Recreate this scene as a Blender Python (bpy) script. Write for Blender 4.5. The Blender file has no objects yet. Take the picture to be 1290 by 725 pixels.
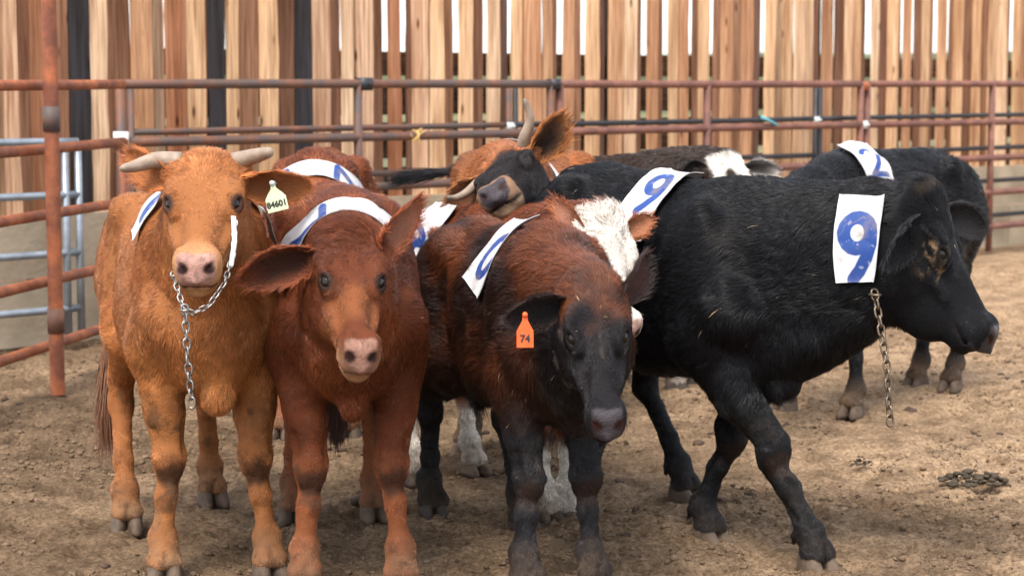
import bpy, math, random
import numpy as np
from mathutils import Vector, Matrix

scene = bpy.context.scene
COL = scene.collection
R = math.radians
rng = np.random.default_rng(7)
random.seed(7)

# ------------------------------------------------------------------ camera
PITCH = math.atan(257.5 / 2500.0)
cd = bpy.data.cameras.new('camera')
cam = bpy.data.objects.new('camera', cd)
COL.objects.link(cam)
cam.location = (0, 0, 1.5)
cam.rotation_euler = (math.pi / 2 - PITCH, 0, 0)
cd.sensor_width = 36.0
cd.lens = 36.0 * 2500.0 / 1290.0
cd.clip_end = 3000.0
cd.dof.use_dof = True
cd.dof.focus_distance = 6.0
cd.dof.aperture_fstop = 4.5
scene.camera = cam

# ------------------------------------------------------------------ light
SUN_EL, SUN_AZ = R(58), R(205)      # azimuth clockwise from +Y; the sun stands high behind the photographer's left
world = bpy.data.worlds.new('World')
scene.world = world
world.use_nodes = True
wt = world.node_tree
for n in list(wt.nodes):
    wt.nodes.remove(n)
wo = wt.nodes.new('ShaderNodeOutputWorld')
wb = wt.nodes.new('ShaderNodeBackground')
ws = wt.nodes.new('ShaderNodeTexSky')
ws.sky_type = 'NISHITA'
ws.sun_disc = False
ws.sun_elevation = SUN_EL
ws.sun_rotation = SUN_AZ
ws.air_density = 1.0
ws.dust_density = 2.0
ws.ozone_density = 0.6
wb.inputs['Strength'].default_value = 0.13
wm = wt.nodes.new('ShaderNodeMix')            # thin bright overcast over the clear sky
wm.data_type = 'RGBA'
wm.inputs[0].default_value = 0.55
wm.inputs[7].default_value = (6.6, 6.7, 7.0, 1)
wt.links.new(ws.outputs[0], wm.inputs[6])
wt.links.new(wm.outputs[2], wb.inputs[0])
wt.links.new(wb.outputs[0], wo.inputs[0])
sd = bpy.data.lights.new('sun', 'SUN')
sd.energy = 1.9
sd.angle = R(24)
sd.color = (1.0, 0.95, 0.88)
sun = bpy.data.objects.new('sun', sd)
COL.objects.link(sun)
dirv = Vector((math.sin(SUN_AZ) * math.cos(SUN_EL), math.cos(SUN_AZ) * math.cos(SUN_EL), math.sin(SUN_EL)))
sun.rotation_euler = dirv.to_track_quat('Z', 'Y').to_euler()
sun.location = (0, 0, 20)
scene.view_settings.view_transform = 'Standard'
scene.view_settings.look = 'None'
scene.view_settings.gamma = 1.0
scene.view_settings.exposure = 1.4
scene.view_settings.use_curve_mapping = False
scene.render.engine = 'CYCLES'
scene.cycles.max_bounces = 6
scene.cycles.diffuse_bounces = 3
scene.cycles.transparent_max_bounces = 8
scene.cycles.caustics_reflective = False
scene.cycles.caustics_refractive = False


# ------------------------------------------------------------------ generic helpers
def tag(o, label=None, cat=None, group=None, kind=None):
    if label: o['label'] = label
    if cat: o['category'] = cat
    if group: o['group'] = group
    if kind: o['kind'] = kind
    return o


def empty(name, loc=(0, 0, 0), rz=0.0):
    o = bpy.data.objects.new(name, None)
    COL.objects.link(o)
    o.empty_display_size = 0.1
    o.location = loc
    o.rotation_euler = (0, 0, rz)
    return o


def mesh_obj(name, verts, faces, mat=None, parent=None, smooth=True, cols=None):
    me = bpy.data.meshes.new(name)
    verts = np.asarray(verts, dtype=np.float32)
    if isinstance(faces, np.ndarray):
        nf, k = faces.shape
        me.vertices.add(len(verts))
        me.vertices.foreach_set('co', verts.ravel())
        me.loops.add(nf * k)
        me.loops.foreach_set('vertex_index', faces.astype(np.int32).ravel())
        me.polygons.add(nf)
        me.polygons.foreach_set('loop_start', np.arange(0, nf * k, k, dtype=np.int32))
        me.update(calc_edges=True)
    else:
        me.from_pydata(verts.tolist(), [], faces)
        me.update()
    if smooth and len(me.polygons):
        me.polygons.foreach_set('use_smooth', np.ones(len(me.polygons), dtype=bool))
    if cols is not None:
        a = me.attributes.new('col', 'FLOAT_COLOR', 'POINT')
        c = np.ones((len(verts), 4), dtype=np.float32)
        c[:, :3] = cols
        a.data.foreach_set('color', c.ravel())
    if mat: me.materials.append(mat)
    o = bpy.data.objects.new(name, me)
    COL.objects.link(o)
    if parent is not None: o.parent = parent
    return o


class MB:
    """collects simple shapes into one mesh"""
    def __init__(self): self.v, self.f, self.c = [], [], []

    def add(self, v, f, c=None):
        n = len(self.v)
        self.v += [tuple(p) for p in v]
        self.f += [tuple(i + n for i in q) for q in f]
        self.c += [c if c is not None else (0.5, 0.5, 0.5)] * len(v)

    def box(self, c, s, rz=0.0, col=None):
        x, y, z = s[0] / 2, s[1] / 2, s[2] / 2
        ca, sa = math.cos(rz), math.sin(rz)
        vs = []
        for dx, dy, dz in ((-x, -y, -z), (x, -y, -z), (x, y, -z), (-x, y, -z), (-x, -y, z), (x, -y, z), (x, y, z), (-x, y, z)):
            vs.append((c[0] + dx * ca - dy * sa, c[1] + dx * sa + dy * ca, c[2] + dz))
        self.add(vs, [(0, 3, 2, 1), (4, 5, 6, 7), (0, 1, 5, 4), (1, 2, 6, 5), (2, 3, 7, 6), (3, 0, 4, 7)], col)

    def tube(self, pts, radii, seg=12, col=None, caps=True, squash=None):
        pts = [Vector(p) for p in pts]
        if not hasattr(radii, '__len__'): radii = [radii] * len(pts)
        rings = []
        prev = None
        for i, p in enumerate(pts):
            t = (pts[min(i + 1, len(pts) - 1)] - pts[max(i - 1, 0)]).normalized()
            if prev is None:
                up = Vector((0, 0, 1)) if abs(t.z) < 0.9 else Vector((1, 0, 0))
                a = t.cross(up).normalized()
            else:
                a = (prev - t * prev.dot(t)).normalized()
            prev = a
            b = t.cross(a)
            rings.append([p + (a * math.cos(2 * math.pi * k / seg) + b * math.sin(2 * math.pi * k / seg)) * radii[i] for k in range(seg)])
        vs = [q for r_ in rings for q in r_]
        fs = []
        for i in range(len(rings) - 1):
            for k in range(seg):
                k2 = (k + 1) % seg
                fs.append((i * seg + k, i * seg + k2, (i + 1) * seg + k2, (i + 1) * seg + k))
        if caps:
            fs.append(tuple(reversed(range(seg))))
            fs.append(tuple((len(rings) - 1) * seg + k for k in range(seg)))
        self.add(vs, fs, col)

    def build(self, name, mat, parent=None, smooth=True, colors=False):
        return mesh_obj(name, self.v, self.f, mat, parent, smooth, np.array(self.c) if colors else None)


def smooth_by_angle(o, ang=40):
    me = o.data
    me.set_sharp_from_angle(angle=R(ang))


# ------------------------------------------------------------------ numpy noise
def vnoise(P, freq, seed=0):
    """value noise in [-1,1], P (n,3)"""
    Q = P * freq + 37.7
    I = np.floor(Q).astype(np.int64)
    Fr = (Q - I).astype(np.float32)
    Fr = Fr * Fr * (3 - 2 * Fr)

    def h(ix, iy, iz):
        n = (ix * 374761393 + iy * 668265263 + iz * 2147483647 + seed * 1274126177) & 0xffffffff
        n = ((n ^ (n >> 13)) * 1274126177) & 0xffffffff
        n = (n ^ (n >> 16)) & 0xffff
        return n.astype(np.float32) / 32767.5 - 1.0
    x, y, z = I[:, 0], I[:, 1], I[:, 2]
    fx, fy, fz = Fr[:, 0], Fr[:, 1], Fr[:, 2]
    c00 = h(x, y, z) * (1 - fx) + h(x + 1, y, z) * fx
    c10 = h(x, y + 1, z) * (1 - fx) + h(x + 1, y + 1, z) * fx
    c01 = h(x, y, z + 1) * (1 - fx) + h(x + 1, y, z + 1) * fx
    c11 = h(x, y + 1, z + 1) * (1 - fx) + h(x + 1, y + 1, z + 1) * fx
    return (c00 * (1 - fy) + c10 * fy) * (1 - fz) + (c01 * (1 - fy) + c11 * fy) * fz


def fbm(P, freq, oct=4, seed=0, gain=0.5):
    s, a, t = 0, 1.0, 0
    for o in range(oct):
        s = s + a * vnoise(P, freq * 2 ** o, seed + o)
        t += a
        a *= gain
    return s / t


def smst(a, b, x):
    t = np.clip((x - a) / (b - a), 0, 1)
    return t * t * (3 - 2 * t)


# ------------------------------------------------------------------ materials
def new_mat(name):
    m = bpy.data.materials.new(name)
    m.use_nodes = True
    nt = m.node_tree
    return m, nt, nt.nodes['Principled BSDF']


def N(nt, t, **kw):
    n = nt.nodes.new(t)
    for k, v in kw.items(): setattr(n, k, v)
    return n


def simple_mat(name, col, rough=0.5, metal=0.0, spec=0.5, bump=0.0, bscale=200, var=0.0, vscale=20):
    m, nt, b = new_mat(name)
    b.inputs['Base Color'].default_value = (*col, 1)
    b.inputs['Roughness'].default_value = rough
    b.inputs['Metallic'].default_value = metal
    b.inputs['Specular IOR Level'].default_value = spec
    tc = N(nt, 'ShaderNodeTexCoord')
    if var > 0:
        nz = N(nt, 'ShaderNodeTexNoise'); nz.inputs['Scale'].default_value = vscale; nz.inputs['Detail'].default_value = 5
        nt.links.new(tc.outputs['Object'], nz.inputs['Vector'])
        mr = N(nt, 'ShaderNodeMapRange')
        mr.inputs[1].default_value = 0.3; mr.inputs[2].default_value = 0.7
        mr.inputs[3].default_value = 1 - var; mr.inputs[4].default_value = 1 + var
        nt.links.new(nz.outputs[0], mr.inputs[0])
        mx = N(nt, 'ShaderNodeVectorMath', operation='SCALE')
        mx.inputs[0].default_value = col
        nt.links.new(mr.outputs[0], mx.inputs['Scale'])
        nt.links.new(mx.outputs[0], b.inputs['Base Color'])
    if bump > 0:
        nz = N(nt, 'ShaderNodeTexNoise'); nz.inputs['Scale'].default_value = bscale; nz.inputs['Detail'].default_value = 4
        nt.links.new(tc.outputs['Object'], nz.inputs['Vector'])
        bp = N(nt, 'ShaderNodeBump'); bp.inputs['Strength'].default_value = bump; bp.inputs['Distance'].default_value = 0.01
        nt.links.new(nz.outputs[0], bp.inputs['Height'])
        nt.links.new(bp.outputs[0], b.inputs['Normal'])
    return m


def vcol_mat(name, rough=0.6, spec=0.3, bump=0.0, bscale=150, wet=None):
    m, nt, b = new_mat(name)
    at = N(nt, 'ShaderNodeAttribute', attribute_name='col')
    nt.links.new(at.outputs['Color'], b.inputs['Base Color'])
    b.inputs['Roughness'].default_value = rough
    b.inputs['Specular IOR Level'].default_value = spec
    if bump > 0:
        tc = N(nt, 'ShaderNodeTexCoord')
        nz = N(nt, 'ShaderNodeTexNoise'); nz.inputs['Scale'].default_value = bscale; nz.inputs['Detail'].default_value = 4
        nt.links.new(tc.outputs['Object'], nz.inputs['Vector'])
        bp = N(nt, 'ShaderNodeBump'); bp.inputs['Strength'].default_value = bump; bp.inputs['Distance'].default_value = 0.004
        nt.links.new(nz.outputs[0], bp.inputs['Height'])
        nt.links.new(bp.outputs[0], b.inputs['Normal'])
    return m


def skin_material():
    m = vcol_mat('hide', 0.7, 0.14, 0.8, 220)
    nt = m.node_tree
    b = nt.nodes['Principled BSDF']
    wa = N(nt, 'ShaderNodeAttribute', attribute_name='wet')
    mr = N(nt, 'ShaderNodeMapRange')
    mr.inputs[3].default_value = 0.75; mr.inputs[4].default_value = 0.3
    nt.links.new(wa.outputs['Fac'], mr.inputs[0])
    nt.links.new(mr.outputs[0], b.inputs['Roughness'])
    return m


def hair_material():
    m, nt, b = new_mat('coat_hair')
    at = N(nt, 'ShaderNodeAttribute', attribute_name='col')
    hi = N(nt, 'ShaderNodeHairInfo')
    mr = N(nt, 'ShaderNodeMapRange')
    mr.inputs[3].default_value = 0.5; mr.inputs[4].default_value = 1.5
    nt.links.new(hi.outputs['Random'], mr.inputs[0])
    sc = N(nt, 'ShaderNodeVectorMath', operation='SCALE')
    nt.links.new(at.outputs['Color'], sc.inputs[0])
    nt.links.new(mr.outputs[0], sc.inputs['Scale'])
    nt.links.new(sc.outputs[0], b.inputs['Base Color'])
    b.inputs['Roughness'].default_value = 0.36
    b.inputs['Specular IOR Level'].default_value = 0.3
    return m


M_SKIN = skin_material()
M_HAIR = hair_material()
M_EYE = simple_mat('eyeball', (0.010, 0.006, 0.004), 0.1, 0, 0.35)
M_EYEW = simple_mat('rolled_eyeball', (0.06, 0.07, 0.09), 0.12, 0, 0.6)
M_HORN = vcol_mat('horn', 0.5, 0.4, 0.35, 90)
M_HOOF = simple_mat('hoof', (0.10, 0.068, 0.045), 0.8, 0, 0.4, 0.4, 60, 0.35, 30)
M_HOOFD = simple_mat('dark_hoof', (0.05, 0.036, 0.028), 0.7, 0, 0.4, 0.4, 60, 0.35, 30)
M_STEEL = simple_mat('chain_steel', (0.30, 0.28, 0.26), 0.38, 1.0, 0.5, 0.2, 200, 0.3, 60)
M_BRASS = simple_mat('chain_tarnished', (0.19, 0.145, 0.105), 0.45, 0.9, 0.5, 0.2, 200, 0.35, 60)
M_PATCH = vcol_mat('patch_plastic', 0.45, 0.45, 0.3, 14)
M_TAGG = simple_mat('ear_tag_pale', (0.55, 0.62, 0.38), 0.4, 0, 0.5, 0, 0, 0.15, 60)
M_TAGO = simple_mat('ear_tag_orange', (0.85, 0.11, 0.02), 0.4, 0, 0.5, 0, 0, 0.1, 60)
M_INK = simple_mat('ink', (0.02, 0.02, 0.02), 0.6)
M_CLIP = simple_mat('white_clip', (0.6, 0.62, 0.6), 0.4)

# ------------------------------------------------------------------ implicit surfaces
class Field:
    def __init__(self, vox):
        self.vox = vox
        self.ops = []

    def cone(self, a, b, ra, rb, k=0.03, sq=1.0, n=None, sub=False, hard=False):
        a = np.array(a, float); b = np.array(b, float)
        R_ = max(ra, rb) * (1.0 if sq >= 1 else 1 / sq) + 0.02
        lo = np.minimum(a, b) - R_; hi = np.maximum(a, b) + R_

        def f(X, Y, Z):
            ab = b - a; L2 = float(ab @ ab) + 1e-12
            px, py, pz = X - a[0], Y - a[1], Z - a[2]
            t = np.clip((px * ab[0] + py * ab[1] + pz * ab[2]) / L2, 0, 1)
            rx, ry, rz = px - t * ab[0], py - t * ab[1], pz - t * ab[2]
            if n is not None and sq != 1.0:
                c = (rx * n[0] + ry * n[1] + rz * n[2]) * (sq - 1)
                rx = rx + c * n[0]; ry = ry + c * n[1]; rz = rz + c * n[2]
            d = np.sqrt(rx * rx + ry * ry + rz * rz) - (ra + (rb - ra) * t)
            if n is not None and sq > 1: d = d / (1 + (sq - 1) * 0.5)
            return d
        self.ops.append((f, lo, hi, k, sub))

    def chain(self, pts, rad, k=0.03, sq=1.0, n=None):
        for i in range(len(pts) - 1):
            self.cone(pts[i], pts[i + 1], rad[i], rad[i + 1], k, sq, n)

    def ell(self, c, r, M=None, k=0.03, sub=False):
        c = np.array(c, float); r = np.array(r, float)
        M = np.eye(3) if M is None else np.array(M, float)   # columns = axes
        e = np.sqrt(((M * r) ** 2).sum(1)) + 0.02

        def f(X, Y, Z):
            px, py, pz = X - c[0], Y - c[1], Z - c[2]
            q = [(px * M[0, i] + py * M[1, i] + pz * M[2, i]) / r[i] for i in range(3)]
            k0 = np.sqrt(q[0] ** 2 + q[1] ** 2 + q[2] ** 2)
            k1 = np.sqrt((q[0] / r[0]) ** 2 + (q[1] / r[1]) ** 2 + (q[2] / r[2]) ** 2) + 1e-9
            return k0 * (k0 - 1) / k1
        self.ops.append((f, c - e, c + e, k, sub))

    def loft(self, o, M, us, tops, bots, ws, n=2.4, taper=0.0, k=0.03):
        """o origin, M columns u,v,w; along u"""
        o = np.array(o, float); M = np.array(M, float)
        uu = np.linspace(us[0], us[-1], 200)

        def sm(y):
            v = np.interp(uu, us, y)
            kk = np.ones(9) / 9
            vp = np.concatenate([np.full(4, v[0]), v, np.full(4, v[-1])])
            vs = np.convolve(vp, kk, 'valid')
            vs[0], vs[-1] = v[0], v[-1]
            return vs
        T, B, W = sm(tops), sm(bots), sm(ws)
        TA = sm(np.full(len(us), taper) if np.ndim(taper) == 0 else taper)
        NN = sm(np.full(len(us), n) if np.ndim(n) == 0 else n)
        cor = np.array([[u, s * max(ws), w] for u in (us[0], us[-1]) for s in (-1, 1) for w in (min(bots), max(tops))])
        P = o + cor @ M.T
        lo, hi = P.min(0) - 0.06, P.max(0) + 0.06

        def f(X, Y, Z):
            px, py, pz = X - o[0], Y - o[1], Z - o[2]
            u = px * M[0, 0] + py * M[1, 0] + pz * M[2, 0]
            v = px * M[0, 1] + py * M[1, 1] + pz * M[2, 1]
            w = px * M[0, 2] + py * M[1, 2] + pz * M[2, 2]
            uc = np.clip(u, us[0], us[-1])
            fi = (uc - us[0]) / (us[-1] - us[0]) * 199
            i0 = np.minimum(fi.astype(np.int32), 198); fr = fi - i0
            g = lambda A: A[i0] * (1 - fr) + A[i0 + 1] * fr
            t, b, ww = g(T), g(B), g(W)
            c, h = (t + b) / 2, (t - b) / 2
            zz = (w - c) / h
            wt_ = ww * (1 + g(TA) * np.clip(zz, -1, 1))
            nn_ = g(NN)
            q = (np.abs(v / wt_) ** nn_ + np.abs(zz) ** nn_) ** (1 / nn_)
            d = (q - 1) * np.minimum(wt_, h)
            return np.sqrt(np.maximum(d, 0) ** 2 + (u - uc) ** 2) + np.minimum(d, 0)
        self.ops.append((f, lo, hi, k, False))

    def evaluate(self):
        v = self.vox
        lo = np.min([o[1] for o in self.ops if not o[4]], 0) - 3 * v
        hi = np.max([o[2] for o in self.ops if not o[4]], 0) + 3 * v
        n = np.ceil((hi - lo) / v).astype(int) + 1
        self.lo = lo
        ax = [(lo[i] + v * np.arange(n[i])).astype(np.float32) for i in range(3)]
        F = np.full(n, 0.08, dtype=np.float32)
        for f, a, b, k, sub in self.ops:
            m = k + 2 * v + 0.015
            i0 = np.maximum(np.floor((a - m - lo) / v).astype(int), 0)
            i1 = np.minimum(np.ceil((b + m - lo) / v).astype(int) + 1, n)
            if (i1 <= i0).any(): continue
            sl = tuple(slice(i0[i], i1[i]) for i in range(3))
            X = ax[0][sl[0]][:, None, None]; Y = ax[1][sl[1]][None, :, None]; Z = ax[2][sl[2]][None, None, :]
            d = f(X, Y, Z).astype(np.float32)
            A = F[sl]
            if sub:
                d = -d
                h = np.maximum(k - np.abs(A - d), 0) / max(k, 1e-6)
                F[sl] = np.maximum(A, d) + h * h * k * 0.25
            else:
                h = np.maximum(k - np.abs(A - d), 0) / k
                F[sl] = np.minimum(A, d) - h * h * k * 0.25
        self.F = F
        return F

    def sample(self, P, grad=False):
        v = self.vox; F = self.F
        n = np.array(F.shape)
        Q = (P - self.lo) / v
        Q = np.clip(Q, 0.01, n - 1.02)
        I = Q.astype(np.int64); f = Q - I
        r = 0
        for dx in (0, 1):
            for dy in (0, 1):
                for dz in (0, 1):
                    w = (f[:, 0] if dx else 1 - f[:, 0]) * (f[:, 1] if dy else 1 - f[:, 1]) * (f[:, 2] if dz else 1 - f[:, 2])
                    r = r + w * F[I[:, 0] + dx, I[:, 1] + dy, I[:, 2] + dz]
        if not grad: return r
        e = v
        g = np.stack([self.sample(P + e * np.eye(3)[i]) - self.sample(P - e * np.eye(3)[i]) for i in range(3)], 1)
        g /= np.linalg.norm(g, axis=1)[:, None] + 1e-9
        return r, g

    def nets(self):
        F = self.F; v = self.vox
        S = F < 0
        nx, ny, nz = F.shape
        cnt = np.zeros((nx - 1, ny - 1, nz - 1), np.int8)
        for dx in (0, 1):
            for dy in (0, 1):
                for dz in (0, 1):
                    cnt += S[dx:nx - 1 + dx, dy:ny - 1 + dy, dz:nz - 1 + dz]
        act = np.argwhere((cnt > 0) & (cnt < 8))
        idx = np.full(cnt.shape, -1, np.int32)
        idx[act[:, 0], act[:, 1], act[:, 2]] = np.arange(len(act))
        cs = {}
        for c in range(8):
            dx, dy, dz = c & 1, (c >> 1) & 1, (c >> 2) & 1
            cs[c] = F[act[:, 0] + dx, act[:, 1] + dy, act[:, 2] + dz]
        acc = np.zeros((len(act), 3), np.float32); num = np.zeros(len(act), np.float32)
        for a in range(8):
            for bit in (1, 2, 4):
                if a & bit: continue
                b = a | bit
                fa, fb = cs[a], cs[b]
                m = (fa < 0) != (fb < 0)
                t = np.where(m, fa / np.where(m, fa - fb, 1), 0)
                pa = np.array([a & 1, (a >> 1) & 1, (a >> 2) & 1], np.float32)
                dd = np.array([bit == 1, bit == 2, bit == 4], np.float32)
                acc += np.where(m[:, None], pa + dd * t[:, None], 0)
                num += m
        V = (act + acc / num[:, None]) * v + self.lo
        quads = []
        for ax_ in range(3):
            a1, a2 = (ax_ + 1) % 3, (ax_ + 2) % 3
            s0 = [slice(None)] * 3; s1 = [slice(None)] * 3
            s0[ax_] = slice(0, -1); s1[ax_] = slice(1, None)
            A, B = S[tuple(s0)], S[tuple(s1)]
            e = np.argwhere(A != B)
            e = e[(e[:, a1] > 0) & (e[:, a2] > 0) & (e[:, a1] < F.shape[a1] - 1) & (e[:, a2] < F.shape[a2] - 1)]
            ins = A[e[:, 0], e[:, 1], e[:, 2]]

            def cell(d1, d2):
                q = e.copy(); q[:, a1] += d1; q[:, a2] += d2
                return idx[q[:, 0], q[:, 1], q[:, 2]]
            q = np.stack([cell(-1, -1), cell(0, -1), cell(0, 0), cell(-1, 0)], 1)
            q[~ins] = q[~ins][:, ::-1]
            quads.append(q)
        Q = np.concatenate(quads)
        Q = Q[(Q >= 0).all(1)]
        return V.astype(np.float32), Q


def bez(p0, p1, p2, n):
    t = np.linspace(0, 1, n)[:, None]
    return (1 - t) ** 2 * p0 + 2 * t * (1 - t) * p1 + t * t * p2


# ------------------------------------------------------------------ hair
def make_hair(name, P, Nn, D, L, C, wid, parent, curl=0.0, lift=0.35, npts=5, seed=1, tidy=1.0):
    """P roots, Nn normals, D direction, L lengths, C colours"""
    n = len(P)
    if n == 0: return None
    r = np.random.default_rng(seed)
    D = D - Nn * (D * Nn).sum(1)[:, None]
    D /= np.linalg.norm(D, axis=1)[:, None] + 1e-9
    Bn = np.cross(Nn, D)
    sw = 0.5 * vnoise(P, 14, seed) + 0.35 * vnoise(P, 45, seed + 3) + r.normal(0, 0.16, n)
    if np.ndim(curl) or curl > 0: sw = sw + np.asarray(curl) * (vnoise(P, 38, seed + 9) * 2.2)
    sw = sw * tidy
    D = D * np.cos(sw)[:, None] + Bn * np.sin(sw)[:, None]
    lf = np.clip(lift + 0.22 * vnoise(P, 55, seed + 5) + r.normal(0, 0.1, n), 0.05, 1.2)
    L = L * (0.75 + 0.5 * r.random(n)) * (1 + 0.25 * vnoise(P, 30, seed + 7))
    s = np.linspace(0, 1, npts)
    pts = np.empty((n, npts, 3), np.float32)
    bend = r.normal(0, 0.12 * tidy, n)
    for i, t in enumerate(s):
        pts[:, i] = P - Nn * 0.002 + (D * t + Bn * (bend * t * t)[:, None]) * L[:, None] + Nn * (lf * (t - 0.5 * t * t) * L)[:, None]
    if np.ndim(curl) or curl > 0:
        cl = np.broadcast_to(np.asarray(curl, float), (n,))
        ph = vnoise(P, 40, seed + 11) * 6
        for i, t in enumerate(s):
            pts[:, i] += ((Bn * np.sin(ph + 7 * t)[:, None] + Nn * (np.cos(ph + 7 * t) * 0.5 + 0.4)[:, None]) * (cl * L * 0.35 * t)[:, None])
    hc = bpy.data.hair_curves.new(name)
    hc.add_curves([npts] * n)
    hc.points.foreach_set('position', pts.ravel())
    ra = hc.attributes.get('radius') or hc.attributes.new('radius', 'FLOAT', 'POINT')
    W = (wid * 0.5 * (0.8 + 0.4 * r.random(n)))[:, None] * (1.0 - 0.85 * s ** 2)[None, :]
    ra.data.foreach_set('value', W.astype(np.float32).ravel())
    ca = hc.attributes.new('col', 'FLOAT_COLOR', 'CURVE')
    c4 = np.ones((n, 4), np.float32)
    c4[:, :3] = C * np.clip(1 + 0.14 * vnoise(P, 9, seed + 12) + 0.22 * vnoise(P, 32, seed + 13) + 0.24 * vnoise(P, 95, seed + 17), 0.35, 2)[:, None]
    ca.data.foreach_set('color', c4.ravel())
    hc.materials.append(M_HAIR)
    o = bpy.data.objects.new(name, hc)
    COL.objects.link(o)
    o.parent = parent
    return o


# ------------------------------------------------------------------ number patches
def arc(cx, cy, rx, ry, a0, a1, n=16):
    return [(cx + rx * math.cos(R(a0 + (a1 - a0) * i / n)), cy + ry * math.sin(R(a0 + (a1 - a0) * i / n))) for i in range(n + 1)]


GLYPH = {
    '9': [arc(0, .2, .2, .22, 0, 360), [(.2, .22), (.21, .05), (.16, -.15), (.07, -.33), (-.04, -.45)]],
    '2': [arc(0, .22, .2, .2, 160, -25, 12) + [(.05, -.12), (-.22, -.41)], [(-.22, -.42), (.24, -.42)]],
    '7': [[(-.22, .42), (.24, .42)], [(.24, .42), (.08, 0), (-.08, -.45)]],
    '8': [arc(0, .22, .16, .18, 0, 360), arc(0, -.2, .2, .21, 0, 360)],
    '0': [arc(0, 0, .2, .38, 0, 360)],
    '6': [arc(0, -.2, .2, .22, 0, 360), [(-.2, -.2), (-.18, .0), (-.08, .22), (.05, .43)]],
    '1': [[(0, .45), (0, -.45)]],
}


def glyph_dist(ch, x, y):
    d = np.full(x.shape, 9.0)
    for line in GLYPH[ch]:
        for (ax, ay), (bx, by) in zip(line[:-1], line[1:]):
            ux, uy = bx - ax, by - ay
            t = np.clip(((x - ax) * ux + (y - ay) * uy) / (ux * ux + uy * uy + 1e-9), 0, 1)
            d = np.minimum(d, np.hypot(x - ax - t * ux, y - ay - t * uy))
    return d


BLUE = np.array((0.007, 0.042, 0.205)); WHITE = np.array((0.56, 0.555, 0.56))


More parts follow.
